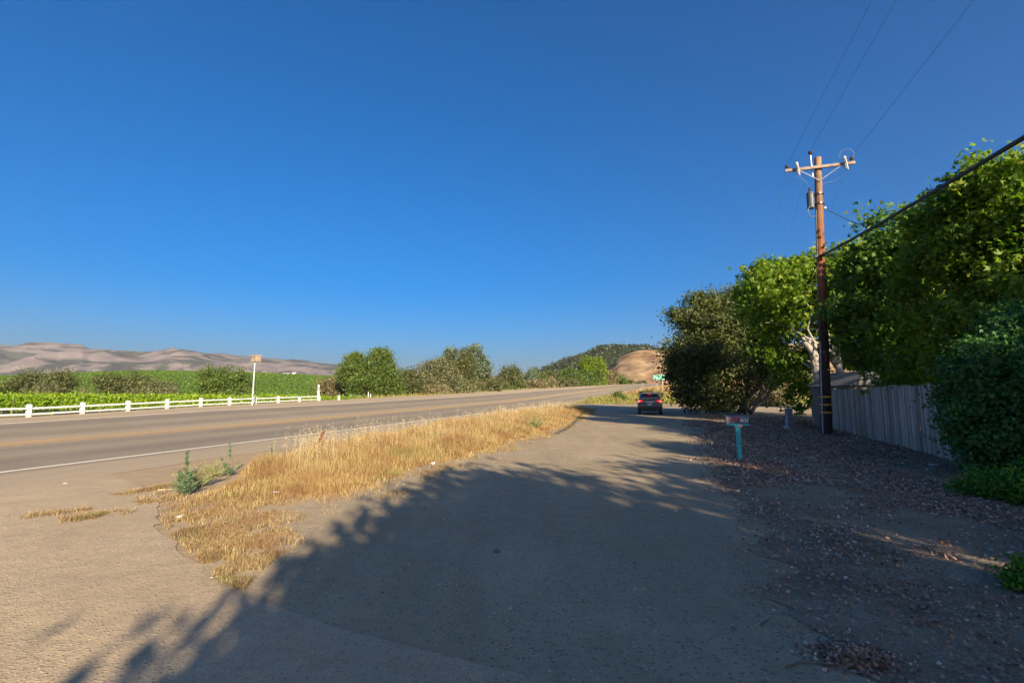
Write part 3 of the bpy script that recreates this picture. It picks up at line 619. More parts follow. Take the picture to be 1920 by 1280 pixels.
keep = (Yr > 185) | (vnoise(Xr / 40, Yr / 40, 8) > .5)
Xr = Xr[keep]; Yr = Yr[keep]
p = np.stack([Xr, Yr, hill_z(Xr, Yr) + rng.uniform(.3, 1.5, len(Xr))], 1)
v, q = leaves(p, rng.normal(size=p.shape) * .35 + np.array([0, -.4, .8]), rng.uniform(.7, 1.3, len(p)) * np.interp(Yr, [180, 560], [.55, 1.1]), rng, 'kite', .9)
tag(obj('vineyard_rows', fast_mesh('vineyard_rows', v, q), foliage('distant_grape_leaves', (.034, .068, .006), (.064, .11, .009), (.10, .15, .014), .2)), 'countless green vine rows covering the distant slope below the mountains', 'vineyard', kind='stuff')
# dry earth band at the foot of the slope
mb = MB(); k = 40
pts = []
for j in range(k + 1):
    px = 380 + (600 - 380) * j / k
    a = P(px, 736, 168); b = P(px, 736, 196)
    pts += [(a[0], a[1], -.25), (b[0], b[1], .75)]
mb.add(pts, [(2 * j, 2 * j + 2, 2 * j + 3, 2 * j + 1) for j in range(k)])
tag(obj('dirt_track', mb, simple('pale_track', (.42, .29, .17), (.34, .24, .13), .95, scale=.3)), kind='structure')

# farm buildings far up the slope and above the brush
M_wwall = simple('white_wall', (.62, .60, .56), (.52, .50, .46), .7); M_roofw = simple('pale_metal_roof', (.66, .66, .66), (.55, .55, .55), .5)
M_dark = simple('dark_opening', (.03, .03, .035), (.05, .05, .05), .5)
def farm(label, px, py, Y, wd, dp, ht, name='farm_building'):
    p = P(px, py, Y); zz = p[2]; t = thing(name, label, 'building', (p[0], p[1], zz - 4))
    w_ = MB(); w_.box((p[0], p[1], zz - 2 + ht / 2), (wd, dp, ht + 4)); obj('wall', w_, M_wwall, t)
    r_ = MB(); x0, y0 = p[0], p[1]; e = .4; zt = zz + ht + .02
    r_.add([(x0 - wd / 2 - e, y0 - dp / 2 - e, zt), (x0 + wd / 2 + e, y0 - dp / 2 - e, zt), (x0 + wd / 2 + e, y0 + dp / 2 + e, zt), (x0 - wd / 2 - e, y0 + dp / 2 + e, zt), (x0 - wd / 2 - e, y0, zt + dp * .28), (x0 + wd / 2 + e, y0, zt + dp * .28)],
           [(0, 1, 5, 4), (2, 3, 4, 5), (0, 4, 3), (1, 2, 5), (3, 2, 1, 0)]); obj('roof', r_, M_roofw, t)
    for k in (-.28, .22):
        d_ = MB(); d_.box((x0 + wd * k, y0 - dp / 2 - .03, zz + ht * .4), (wd * .14, .06, ht * .6)); obj('door', d_, M_dark, t)
farm('long low white farm building high on the vineyard slope', 537, 704, 560, 7.5, 5, 1.5)
farm('small white tank house right of the long farm building on the slope', 551.5, 703.8, 560, 3.4, 4, 2.4)
farm('white house showing between treetops left of the wooded hill', 1017, 703, 1240, 12, 10, 6)
farm('second white house beside the first between the treetops', 1027, 703.5, 1250, 14, 10, 4)

# ------------------------------------------------------------------ grasses
def m_grass(name, stops, patch, pscale=.8, trans=.3, patch2=None):
    n = NT(name); c = n.ramp(n.island(), stops)
    if patch2: c = n.mix(n.math('MULTIPLY', n.ramp(n.noise(pscale * .7, 3, .5, n.map((1, 1.3, 1))), [(.56, 0.0), (.66, 1.0)]), .6), c, patch2)
    c = n.mix(n.math('MULTIPLY', n.ramp(n.noise(pscale, 3), [(.45, 0.0), (.62, 1.0)]), .62), c, patch)
    n.done(c, .75, 0, None, .2)
    tr = n.t.nodes.new('ShaderNodeBsdfTranslucent'); mx = n.t.nodes.new('ShaderNodeMixShader'); n.t.links.new(c, tr.inputs[0]); mx.inputs[0].default_value = trans
    n.t.links.new(n.b.outputs[0], mx.inputs[1]); n.t.links.new(tr.outputs[0], mx.inputs[2]); n.t.links.new(mx.outputs[0], n.out.inputs[0])
    return n.m
M_dry = m_grass('dry_grass', [(0, (.14, .075, .03)), (.3, (.28, .175, .07)), (.7, (.42, .30, .12)), (.95, (.54, .45, .24)), (1, (.20, .22, .07))], (.21, .10, .045), .9, .3, (.22, .23, .07))
M_dryred = m_grass('matted_dead_grass', [(0, (.16, .10, .05)), (.5, (.34, .24, .12)), (1, (.50, .40, .21))], (.25, .14, .075), 1.6, .3, (.20, .21, .08))
M_grgrass = m_grass('green_yellow_weeds', [(0, (.07, .10, .02)), (.4, (.15, .18, .03)), (.8, (.27, .26, .06)), (1, (.40, .31, .11))], (.30, .22, .09), .35)
def blades(x, y, z, h, wd, rng, lean=.35, yaw=None):
    N = len(x); a = rng.uniform(0, 2 * math.pi, N); ca, sa = np.cos(a), np.sin(a)
    la = rng.uniform(0, 2 * math.pi, N); lm = h * np.abs(rng.normal(size=N)) * lean
    lx, ly = np.cos(la) * lm, np.sin(la) * lm
    b = np.stack([x, y, z], 1); wv = np.stack([ca, sa, np.zeros(N)], 1) * (wd / 2)[:, None]
    mid = b + np.stack([lx * .3, ly * .3, h * .55], 1); tip = b + np.stack([lx, ly, h * np.sqrt(np.maximum(.15, 1 - (lm / np.maximum(h, .01)) ** 2 * .6))], 1)
    v = np.stack([b - wv, b + wv, mid + wv * .75, mid - wv * .75, tip + wv * .15, tip - wv * .15], 1).reshape(-1, 3)
    k = (np.arange(N) * 6)[:, None]
    q = np.concatenate([k + np.array([0, 1, 2, 3]), k + np.array([3, 2, 4, 5])], 0)
    return v, q
def field_pts(n, s0, s1, f0, f1, rng, dens_pow=1.0):
    s = s0 + (s1 - s0) * rng.random(n) ** dens_pow; lo, hi = f0(s), f1(s); u = lo + (hi - lo) * rng.random(n)
    x, y = road_xy(s, u); return s, u, x, y, hz(s, u)
# the long island of tall dry grass
def backe(s): return np.interp(s, [3.9, 4.4, 5.2, 6.2, 8, 10, 16, 25, 58], [-4.0, -4.9, -6.0, -7.0, -7.9, -8.7, -9.5, -10.0, -10.2]) + .5 * (vnoise(np.asarray(s) * 1.3, 0 * np.asarray(s), 15) - .5)
rng = rs(1)
s, u, x, y, z = field_pts(330000, 4.0, 58, backe, lambda s: front(s) + .15, rng, 1.35)
lo = backe(s); hi = front(s)
e = np.minimum(np.clip((hi - u) / 1.7, 0, 1), np.clip((u - lo) / .7, 0, 1))
clump = vnoise(s * .7, u * .9, 23) * .4 + vnoise(s * 1.9, u * 1.9, 21) * .3 + vnoise(s * 6, u * 6, 22) * .3
tall = _sm((s - 5.4) / 4.5) * _sm(e * 1.25) * np.interp(s, [0, 10, 30, 48, 58], [1, 1, 1.05, .9, .5])
h = (.06 + tall * (.08 + .58 * clump ** 1.6)) * rng.uniform(.55, 1.2, len(s))
bare = (clump < .42 - .5 * e + .25 * (s < 6.5)) | ((e < .02) & (rng.random(len(s)) < .8)) | ((s < 5.6) & (u < hi - 2.2) & (vnoise(s * 2, u * 2, 9) < .55)) | ((s < 6.5) & (u > -5.4) & (u < -4.3) & (s > 4.6))
k = ~bare & (rng.random(len(s)) < .16 + .84 * np.clip(tall * 2.2, 0, 1))
x, y, z, h, s, u, tall = [q_[k] for q_ in (x, y, z, h, s, u, tall)]
v, q = blades(x, y, z, h, np.interp(s, [3, 15, 58], [.0045, .009, .022]) * rng.uniform(.7, 1.4, len(s)), rng, .42)
tag(obj('dry_grass', fast_mesh('dry_grass', v, q), M_dry), 'long island of tall golden dry grass between the highway and the gravel drive', 'grass', kind='stuff')
# seed heads standing above the grass
s, u, x, y, z = field_pts(2600, 7.5, 55, lambda s: backe(s) + .3, lambda s: front(s) - 1.6, rng, 1.3)
h = rng.uniform(.40, .85, len(s)) * (vnoise(s * .8, u * .8, 31) > .4)
k = h > .1; x, y, z, h, s = x[k], y[k], z[k], h[k], s[k]
v1, q1 = blades(x, y, z, h, np.interp(s, [5, 55], [.003, .012]), rng, .15)
tips = v1.reshape(-1, 6, 3)[:, 4]; idx = np.repeat(np.arange(len(tips)), 9)
p = tips[idx] + rng.normal(size=(len(idx), 3)) * np.array([.025, .025, .05])
v2, q2 = leaves(p, rng.normal(size=p.shape), np.interp(s[idx], [5, 55], [.022, .05]), rng, 'kite', .4)
tag(obj('grass_seed_heads', fast_mesh('grass_seed_heads', np.concatenate([v1, v2]), np.concatenate([q1, q2 + len(v1)])), m_grass('seed_heads', [(0, (.42, .32, .16)), (1, (.66, .56, .36))], (.5, .4, .22))), 'pale feathery seed heads on thin stalks above the dry grass', 'grass', kind='stuff')
# matted short dead grass toward the apron corner and the drive edge
n = 60000
pa = rng.random(n); s = np.interp(pa, [0, .15, .75, 1], [3.3, 3.6, 5.2, 6.4]); mid_u = np.interp(s, [3.2, 3.6, 4.6, 6.4], [-3.2, -3.5, -4.6, -6.2])
u = mid_u + rng.normal(size=n) * np.interp(s, [3.2, 4.6, 6.4], [.18, .45, .7]); s = s + rng.normal(size=n) * .12
k = (vnoise(s * 4, u * 4, 41) > .38) & (u < front(s) + .25) & (s > np.interp(-u, [-1, .5, 2.2, 3.6, 5.9, 7.6], [2.8, 2.9, 3.15, 3.55, 4.85, 6.2]))
s, u = s[k], u[k]; x, y = road_xy(s, u)
v1, q1 = blades(x, y, hz(s, u), rng.uniform(.015, .07, len(s)), np.full(len(s), .005), rng, .9)
n = 30000; s = rng.uniform(6, 56, n); u = front(s) + rng.normal(size=n) * .22 + .1; k = vnoise(s * 2.3, u * 2.3, 43) > .52; s, u = s[k], u[k]; x, y = road_xy(s, u)
v2, q2 = blades(x, y, hz(s, u), rng.uniform(.02, .09, len(s)), np.interp(s, [5, 56], [.006, .02]), rng, .8)
# streaks of flattened tufts running left across the paving
vs_, qs_ = [v1, v2], [q1, q2 + len(v1)]; nn = len(v1) + len(v2)
for (a, b, wd, cnt) in [((50, 970), (300, 938), .10, 3600), ((130, 975), (225, 962), .10, 2600), ((225, 928), (330, 908), .09, 2600), ((290, 935), (340, 925), .2, 1800)]:
    A_ = np.array(G(*a, .02)); B_ = np.array(G(*b, .02)); k = rng.random(cnt)
    xy = A_[:2] + (B_ - A_)[:2] * k[:, None] + rng.normal(size=(cnt, 2)) * wd * np.array([1, .8])
    kk = vnoise(xy[:, 0] * 5, xy[:, 1] * 5, 44) > .45; xy = xy[kk]
    v, q = blades(xy[:, 0], xy[:, 1], np.full(len(xy), .015), rng.uniform(.02, .085, len(xy)), np.full(len(xy), .006), rng, 1.0)
    vs_.append(v); qs_.append(q + nn); nn += len(v)
tag(obj('matted_grass', fast_mesh('matted_grass', np.concatenate(vs_), np.concatenate(qs_)), M_dryred), 'short flattened reddish dead grass at the near corner and fringe of the grass island', 'grass', kind='stuff')
# green yellow weeds beyond the drive
s, u, x, y, z = field_pts(60000, 74, 150, lambda s: -10.6 + 0 * s, lambda s: 26 + 0 * s, rng, 1.2)
e = np.clip((s - 74) / 2, 0, 1); h = rng.uniform(.3, 1.0, len(s)) * (.2 + 1.5 * vnoise(s * .4, u * .4, 51) ** 1.7) * (.35 + .65 * e)
v, q = blades(x, y, z, h, rng.uniform(.04, .12, len(s)), rng, .4)
tag(obj('green_weeds', fast_mesh('green_weeds', v, q), M_grgrass), 'patch of green and yellow weeds between the highway bend and the parked car', 'grass', kind='stuff')
s, u, x, y, z = field_pts(26000, 44, 160, lambda s: -33.5 + 0 * s, lambda s: -28.2 + 0 * s, rng, 1.2)
v, q = blades(x, y, z, rng.uniform(.1, .45, len(s)), rng.uniform(.02, .08, len(s)), rng, .4)
tag(obj('shoulder_weeds', fast_mesh('shoulder_weeds', v, q), M_grgrass), 'thin weeds along the far edge of the highway under the brush', 'grass', kind='stuff')
M_bank = m_gravel('dry_bank_soil', (.30, .20, .10), (.38, .27, .13), .2, 6)
strip('roadside_bank', grid_s(76, 420, 1), -10.4, 60, 40, .015, M_bank)
s, u, x, y, z = field_pts(60000, 130, 330, lambda s: -9.5 + 0 * s, lambda s: 50 + 0 * s, rng, 1.3)
v, q = blades(x, y, z, rng.uniform(.25, .9, len(s)), rng.uniform(.08, .25, len(s)), rng, .4)
tag(obj('bank_grass', fast_mesh('bank_grass', v, q), M_dry), 'dry golden grass on the bank beyond the weeds, below the golden hill', 'grass', kind='stuff')
# tufts on the verge
s, u, x, y, z = field_pts(60000, 2.6, 34, lambda s: vedge(s) + 0, lambda s: vedge(s) + 8.5, rng, 1.3)
k = (vnoise(s * .9, u * .9, 61) > .60) & (vnoise(s * 4, u * 4, 62) > .4); s, u, x, y, z = s[k], u[k], x[k], y[k], z[k]
v, q = blades(x, y, z + .01, rng.uniform(.015, .07, len(s)), np.interp(s, [2, 30], [.004, .014]), rng, .9)
tag(obj('verge_grass', fast_mesh('verge_grass', v, q), m_grass('worn_grass', [(0, (.10, .10, .035)), (.5, (.26, .20, .10)), (1, (.38, .30, .17))], (.16, .15, .05))), 'sparse worn grass tufts among the fallen leaves on the verge', 'grass', kind='stuff')
# fallen leaves
rng = rs(2)
s, u, x, y, z = field_pts(260000, 2.4, 36, lambda s: vedge(s) - .5, lambda s: vedge(s) + 9.5, rng, 1.55)
d_ = u - vedge(s); dn = .6 * vnoise(s * .55 + 3, u * .9, 71) + .4 * vnoise(s * 2.6, u * 2.6, 72)
k = rng.random(len(s)) < np.clip((dn - .30) * 2.6, .05, 1) * np.clip((d_ + .55) / 1.1, 0, 1) ** 1.5
s, u, x, y, z = s[k], u[k], x[k], y[k], z[k]
p = np.stack([x, y, z + rng.uniform(.014, .05, len(x))], 1)
v, q = leaves(p, rng.normal(size=p.shape) * .42 + np.array([0, 0, 1.0]), rng.uniform(.032, .075, len(p)) * np.interp(s, [2, 5, 12, 36], [.42, .6, 1.0, 1.7]), rng, 'kite', .8)
tag(obj('fallen_leaves', fast_mesh('fallen_leaves', v, q), m_grass('fallen_leaf', [(0, (.11, .065, .045)), (.35, (.25, .155, .11)), (.7, (.37, .26, .20)), (.95, (.50, .38, .31)), (1, (.58, .48, .40))], (.27, .14, .095), 1.2, .1)), 'brown and pinkish fallen leaves strewn over the shady verge', 'leaf litter', kind='stuff')
# loose stones
n = 60000
s = 2.4 + 30 * rng.random(n) ** 2.2; u = rng.uniform(-8, 4, n); k = (u > front(s) - .6) & ((s > 3.4) | (u > -1)) & ((rng.random(n) < .5) | (s > 6)); s, u = s[k], u[k]; x, y = road_xy(s, u)
sz = np.abs(rng.normal(size=len(s))) ** 1.6 * .0034 + .0022
oc = np.array([(1, 0, 0), (0, 1, 0), (-1, 0, 0), (0, -1, 0), (.1, .1, .8)]); V = oc[None] * rng.uniform(.6, 1.3, (len(s), 5, 1)) * sz[:, None, None]
a = rng.uniform(0, 6.28, len(s)); V = np.stack([V[..., 0] * np.cos(a)[:, None] - V[..., 1] * np.sin(a)[:, None], V[..., 0] * np.sin(a)[:, None] + V[..., 1] * np.cos(a)[:, None], V[..., 2]], -1)
V = V + np.stack([x, y, hz(s, u) + .012], 1)[:, None]
T = (np.arange(len(s)) * 5)[:, None, None] + np.array([(0, 1, 4), (1, 2, 4), (2, 3, 4), (3, 0, 4)])[None]
tag(obj('loose_stones', fast_mesh('loose_stones', V.reshape(-1, 3), T.reshape(-1, 3), 3), m_grass('stone', [(0, (.12, .10, .08)), (.7, (.30, .25, .19)), (1, (.46, .41, .34))], (.3, .24, .18), 2, 0)), 'small loose stones scattered on the gravel drive and paving', 'stones', kind='stuff')

# ------------------------------------------------------------------ weeds that stand out
M_stemg = simple('green_stem', (.12, .16, .06), (.16, .14, .06), .7, bump=0); M_stemb = simple('dry_stem', (.28, .18, .09), (.18, .10, .05), .8, bump=0)
M_grey = foliage('grey_green_herb_leaves', (.045, .085, .045), (.10, .16, .085), (.15, .21, .12), .2)
M_scrub = foliage('thin_scrub_leaves', (.16, .15, .05), (.28, .26, .11), (.36, .32, .16), .25)
M_rust = foliage('rusty_seed_clusters', (.10, .04, .02), (.20, .09, .04), (.28, .15, .07), .1)
def weed(name, label, px, py, ptop, mat, seed, spread=.12, base_w=.22, lsize=.035, stemsn=1, dens=1.0, conical=True, cat='weed'):
    g = on(px, py); rg = rs(seed); H_ = P(px, ptop, g[1])[2] - g[2]
    t = thing(name, label, cat, g); st = MB(); ps = []
    for k in range(stemsn):
        lx, ly = rg.normal(size=2) * spread * (0 if k == 0 else 1); hh = H_ * (1 if k == 0 else rg.uniform(.3, .6) if conical else rg.uniform(.5, .95))
        pts = [(g[0] + lx * q_, g[1] + ly * q_, g[2] + hh * q_) for q_ in (0, .35, .7, 1)]
        st.tube(pts, [.006, .005, .004, .002], 5)
        nb_ = int(26 * dens) + 6; per = 17
        for b_ in range(nb_):
            zb_ = rg.random() ** 1.2; a = rg.uniform(0, 6.28); ln = ((base_w * .60) * (1 - zb_) ** 3.2 + .045 * (1.2 - zb_)) * rg.uniform(.5, 1.25) if conical else base_w * .5 * rg.uniform(.3, 1.2)
            q_ = np.linspace(.1, 1, per)[:, None]; o_ = np.array([g[0] + lx * zb_, g[1] + ly * zb_, g[2] + .02 + hh * zb_ * (.93 if conical else .7)])
            sp_ = o_ + np.array([math.cos(a), math.sin(a), .75]) * ln * q_ + rg.normal(size=(per, 3)) * .010
            ps.append(sp_); st.tube([tuple(o_), tuple(sp_[-1])], .0018, 3)
        zz = rg.random(60); ps.append(np.stack([g[0] + lx * zz, g[1] + ly * zz, g[2] + hh * zz], 1) + rg.normal(size=(60, 3)) * .012)
    p = np.concatenate(ps); v, q = leaves(p, rg.normal(size=p.shape) + np.array([0, 0, .3]), lsize * rg.uniform(.6, 1.3, len(p)), rg, 'kite', .30, -.9)
    obj('stem', st, M_stemg, t); obj('leaves', fast_mesh('leaves', v, q, off=g), mat, t)
weed('tall_weed', 'tall grey green spire weed with bushy base at the near tip of the dry grass', 346, 930, 842, M_grey, 301, .10, .40, .042, 3, 1.6)
weed('tall_weed', 'loose grey green weed with twiggy top behind the spire weed', 428, 893, 829, M_grey, 302, .14, .30, .035, 4, .5)
weed('low_weed', 'yellow green bushy weed leaning against the spire weed', 372, 915, 876, M_scrub, 303, .16, .45, .03, 5, .7, False)
weed('low_weed', 'pale thin scrub between the spire weed and the loose grey one', 405, 895, 858, M_scrub, 304, .25, .5, .025, 6, .35, False)
weed('low_weed', 'brown green scrubby weed in the far half of the dry grass, near the drive', 1003, 808, 775, M_scrub, 305, .30, .7, .05, 7, .5, False)
weed('low_weed', 'bright green weed tuft in the middle of the dry grass', 908, 800, 785, L_HERB, 306, .16, .5, .05, 4, .6, False)
weed('low_weed', 'thin green sprig standing at the back of the dry grass, left part', 508, 862, 832, M_grey, 307, .05, .14, .035, 2, .4)
# dock stalk with a rusty head
g = on(572, 885); tp = P(607, 808, g[1] + .25); t = thing('dock_stalk', 'leaning dry dock stalk with a dark rusty seed head above the grass', 'weed', g)
st = MB(); st.tube([g, tuple((np.array(g) + np.array(tp)) / 2 + np.array([.0, 0, .03])), tp], [.009, .007, .004], 6); obj('stem', st, M_stemb, t)
rg = rs(310); k = rg.random(260) * .3 + .7; p = np.array(g) + (np.array(tp) - np.array(g)) * k[:, None] + rg.normal(size=(260, 3)) * .014
v, q = leaves(p, rg.normal(size=p.shape), np.full(260, .03), rg, 'kite', .8); obj('seed_head', fast_mesh('seed_head', v, q, off=g), M_rust, t)

# ------------------------------------------------------------------ white roadside barrier
M_wwood = simple('white_painted_wood', (.52, .52, .51), (.40, .39, .37), .6, scale=14, bump=.2); M_refl = simple('pale_blue_reflector', (.45, .62, .62), (.35, .5, .5), .3)
bt = None; o0 = (*[float(q_) for q_ in road_xy(30, -27)], 1.0)
bt = thing('roadside_barrier', 'low white wooden barrier of posts and rails along the far side of the highway', 'barrier', o0)
xs0 = [55, 155, 240, 313, 376, 430, 478, 521, 561, 598, 635]
ang = -HA
sposts = []
for px in xs0:
    s_ = 20.0
    v = ray(px, 760); k = v[0] * CA - v[1] * SA; tt = -27 / k; sposts.append(float(su(v[0] * tt, v[1] * tt)[0]))
sposts = [sposts[0] - 2 * (sposts[1] - sposts[0]), sposts[0] - (sposts[1] - sposts[0])] + sposts
tops = []
for i, s_ in enumerate(sposts):
    x, y = [float(q_) for q_ in road_xy(s_, -27)]; z = float(hz(s_, -27)); hh = float(np.interp(s_, [16, 40], [.55, .46]))
    if i >= 10: hh *= .8
    m = MB(); m.box((x, y, z + hh / 2 - .1), (.145, .15, hh + .2), rz=ang); m.box((x, y, z + hh + .015), (.145, .15, .03), rz=ang, taper=.6)
    po = obj('post', m, M_wwood, bt)
    m = MB(); dxy = (.092 * SA, .092 * CA)
    m.box((x - dxy[0] + .0 , y - dxy[1], z + hh - .12), (.1, .012, .13), rz=ang); obj('reflector', m, M_refl, po)
    tops.append((x, y, z, hh))
for (za, hw) in ((.39, .085), (.13, .075)):
    for i in range(len(tops) - 1):
        if (i >= 11): continue
        a, b = tops[i], tops[i + 1]; m = MB(); L = math.hypot(b[0] - a[0], b[1] - a[1]) - .2; pit = math.atan2(b[2] - a[2], L)
        m.box(((a[0] + b[0]) / 2 + .03 * CA, (a[1] + b[1]) / 2 - .03 * SA, (a[2] + b[2]) / 2 + za), (L - .004, .06, hw), rz=math.pi / 2 - HA, ry=-pit)
        obj('rail', m, M_wwood, bt)

# birdhouse on a tall pole
zb = float(gz(*P(472, 752, 34.0)[:2])); b0 = P(473, 753, 33.5); b0 = (b0[0], b0[1], float(gz(b0[0], b0[1]))); b1 = P(478, 678, 33.5)
t = thing('birdhouse', 'square weathered wooden birdhouse on a tall thin white pole by the barrier', 'birdhouse', b0)
m = MB(); m.tube([b0, b1], .045, 10); obj('pole', m, simple('galvanised_pole', (.36, .37, .39), (.28, .29, .3), .5), t)
M_bh = simple('weathered_box_wood', (.26, .20, .14), (.17, .13, .095), .85, scale=3, bump=.4)
m = MB(); m.box((b1[0] + .06, b1[1], b1[2] + .23), (.50, .40, .42), rz=R(-28)); bx_ = obj('box', m, M_bh, t)
m = MB(); m.box((b1[0] + .06, b1[1], b1[2] + .46), (.60, .50, .04), rz=R(-28)); obj('roof', m, simple('birdhouse_roof', (.25, .2, .15), (.3, .25, .2), .8), t)
for sx in (-.13, .13):
    m = MB(); c_ = (b1[0] + .06 + sx * math.cos(R(-28)) - .214 * math.sin(R(28)), b1[1] + sx * math.sin(R(-28)) - .214 * math.cos(R(28)), b1[2] + .3); m.lathe(c_, [(.05, 0), (.05, .012)], 14, axis=(-math.sin(R(28)), -math.cos(R(28)), 0)); obj('entrance_hole', m, M_dark, t)
# marker posts
M_marker = simple('white_marker_plastic', (.78, .77, .74), (.62, .60, .56), .5)
def marker(name, label, p0, p1, r, band=None):
    t = thing(name, label, 'marker post', p0); m = MB(); m.tube([p0, p1], [r, r * .85], 8); obj('post', m, M_marker, t)
    if band:
        a = np.array(p0); b = np.array(p1); m = MB(); m.tube([a + (b - a) * .82, a + (b - a) * .93], r * 1.12, 8); obj('reflective_band', m, band, t)
M_brband = simple('brown_band', (.30, .22, .16), (.25, .18, .12), .5)
b0 = P(597, 750, 50.5); b0 = (b0[0], b0[1], float(gz(b0[0], b0[1])) - .1)
marker('marker_post', 'tall upright white marker post at the right end of the white barrier', b0, P(597.5, 721.5, 50.5), .1, M_brband)
b0 = P(1043.5, 727.5, 164); marker('marker_post', 'white marker post leaning left beside the road in front of the brush', (b0[0], b0[1], b0[2] - .2), P(1038, 713.5, 164), .12)
b0 = P(1039.5, 727.8, 164); marker('marker_post', 'small white stub at the foot of the leaning white marker', (b0[0], b0[1], b0[2] - .2), P(1039.5, 726.2, 164), .12)
b0 = P(690, 746, 62); marker('marker_post', 'short pale stake, left of two, below the tall willow', (b0[0], b0[1], b0[2] - .3), P(691, 734.5, 62), .05)
b0 = P(694, 746, 62.3); marker('marker_post', 'short pale stake, right of two, below the tall willow', (b0[0], b0[1], b0[2] - .3), P(695, 738, 62.3), .05)
M_steel = simple('dark_post_steel', (.10, .09, .085), (.14, .12, .10), .6)
for px, lab, tp in ((1202.5, 'thin dark post, left of two, in the weeds below the golden hill', 719), (1206, 'thicker dark post, right of two, in the weeds below the golden hill', 717.5)):
    b0 = P(px, 731, 120); z0 = gzp(b0[0], b0[1]); t = thing('post', lab, 'post', (b0[0], b0[1], z0)); m = MB(); m.box((b0[0], b0[1], (z0 - .2 + P(px, tp, 120)[2]) / 2), (.13 if px < 1204 else .2, .12, P(px, tp, 120)[2] - z0 + .2)); obj('shaft', m, M_steel, t)
    m = MB(); m.box((b0[0], b0[1], P(px, tp, 120)[2] + .02), (.24, .16, .06)); obj('cap', m, M_steel, t)

# ------------------------------------------------------------------ green road sign
M_sgreen = simple('sign_green', (.0, .24, .15), (.0, .20, .12), .35, bump=0); M_swhite = simple('sign_white', (.30, .42, .38), (.26, .38, .34), .35, bump=0)
Ys = 128.0; c = P(1236.7, 707.0, Ys); W_ = 22.6 * Ys / F; H_ = 9.2 * Ys / F
zg = gzp(c[0], c[1]); t = thing('road_sign', 'green road guide sign on two thin posts below the golden hill', 'sign', (c[0], c[1], zg))
m = MB(); m.box(c, (W_, .05, H_)); pn_ = obj('panel', m, M_sgreen, t, bevel=.01)
m = MB(); fw = .09; y_ = c[1] - .03; fw = .05
for sx in (-1, 1): m.box((c[0] + sx * (W_ / 2 - .1), y_, c[2]), (fw, .012, H_ - .12))
for sz in (-1, 1): m.box((c[0], y_ - .001, c[2] + sz * (H_ / 2 - .1)), (W_ - .2, .012, fw))
obj('border', m, M_swhite, pn_)
def text_mesh(txt, size, mat, parent, loc, rot, name='lettering', shear=0.0, ext=.004):
    cu = bpy.data.curves.new('t', 'FONT'); cu.body = txt; cu.size = size; cu.align_x = 'CENTER'; cu.align_y = 'CENTER'; cu.extrude = ext; cu.shear = shear; cu.offset = size * .012
    o = bpy.data.objects.new('t', cu); COL.objects.link(o); dg = bpy.context.evaluated_depsgraph_get(); dg.update()
    me = bpy.data.meshes.new_from_object(o.evaluated_get(dg)); bpy.data.objects.remove(o)
    M = Matrix.Translation(loc) @ Matrix(rot).to_4x4(); off = Vector(ORG.get(parent.name, (0, 0, 0))) if parent else Vector((0, 0, 0))
    me.transform(Matrix.Translation(-off) @ M); me.materials.clear()
    me.name = name; return obj(name, me, mat, parent)
m = MB()                               # arrow and two rows of small lettering strokes, illegible at this distance
for a_, b_ in (((-1.1, -.05), (-.5, -.05)), ((-1.1, -.05), (-.86, .2)), ((-1.1, -.05), (-.86, -.3))):
    ax, az_ = a_; bx2, bz = b_; L = math.hypot(bx2 - ax, bz - az_); m.box((c[0] + (ax + bx2) / 2, y_ - .003, c[2] + (az_ + bz) / 2), (L, .012, .1), ry=-math.atan2(bz - az_, bx2 - ax))
obj('arrow', m, M_swhite, pn_)
rg = rs(9); m = MB()
for row, (xa, xb, zc, hh) in enumerate(((-.35, 1.15, .22, .2), (-.25, 1.05, -.2, .24))):
    xk = xa
    while xk < xb:
        wk = rg.uniform(.05, .11)
        if rg.random() > .25: m = MB(); m.box((c[0] + xk + wk / 2, y_ - .003, c[2] + zc), (wk * .42, .012, hh * rg.uniform(.6, .8))); obj('letter', m, M_swhite, pn_)
        xk += wk + .06
for sx in (-.72, .72):
    m = MB(); zt_ = c[2] + H_ / 2 - .1; m.box((c[0] + sx, c[1] + .08, (zg - .3 + zt_) / 2), (.1, .1, zt_ - zg + .3)); obj('post', m, simple('sign_post', (.30, .26, .22), (.24, .2, .17), .7), t)

# ------------------------------------------------------------------ board fence
def m_board():
    n = NT('weathered_boards'); isl = n.island()
    c = n.ramp(isl, [(0, (.22, .215, .20)), (.5, (.38, .365, .33)), (.85, (.50, .475, .43)), (1, (.58, .55, .50))])
    g = n.noise(4, 6, .7, n.map((14, 14, .5)))
    c = n.mix(n.ramp(g, [(.4, .6), (.62, 0.0)]), c, (.12, .11, .10))
    c = n.mix(n.ramp(n.noise(.9, 3), [(.5, 0.0), (.7, .4)]), c, (.13, .15, .10))
    return n.done(c, .9, 0, n.bump(g, .6, .008), .15)
M_board = m_board()
fa = np.array([16.5, 26.9]); fb = np.array([9.6, 9.1]); fl = np.linalg.norm(fb - fa); fd = (fb - fa) / fl; fnrm = np.array([fd[1], -fd[0]])
t = thing('board_fence', 'weathered grey fence of narrow upright boards behind the power pole', 'fence', (fa[0], fa[1], 0)); rg = rs(77)
m = MB(); k = 0.0
while k < fl:
    wd = rg.uniform(.075, .125); p = fa + fd * (k + wd / 2) + fnrm * rg.normal() * .010; z0 = float(gz(p[0], p[1])); ht = 1.84 + .05 * math.sin(k * .6) + rg.normal() * .022 + (.09 * math.exp(-((k - 4) / 2) ** 2) * 0)
    m.box((p[0], p[1], z0 + ht / 2 - .02), (wd - .012, .018, ht + .02), rz=math.atan2(fd[1], fd[0]) + rg.normal() * .05, ry=rg.normal() * .010); k += wd
obj('boards', m, M_board, t)
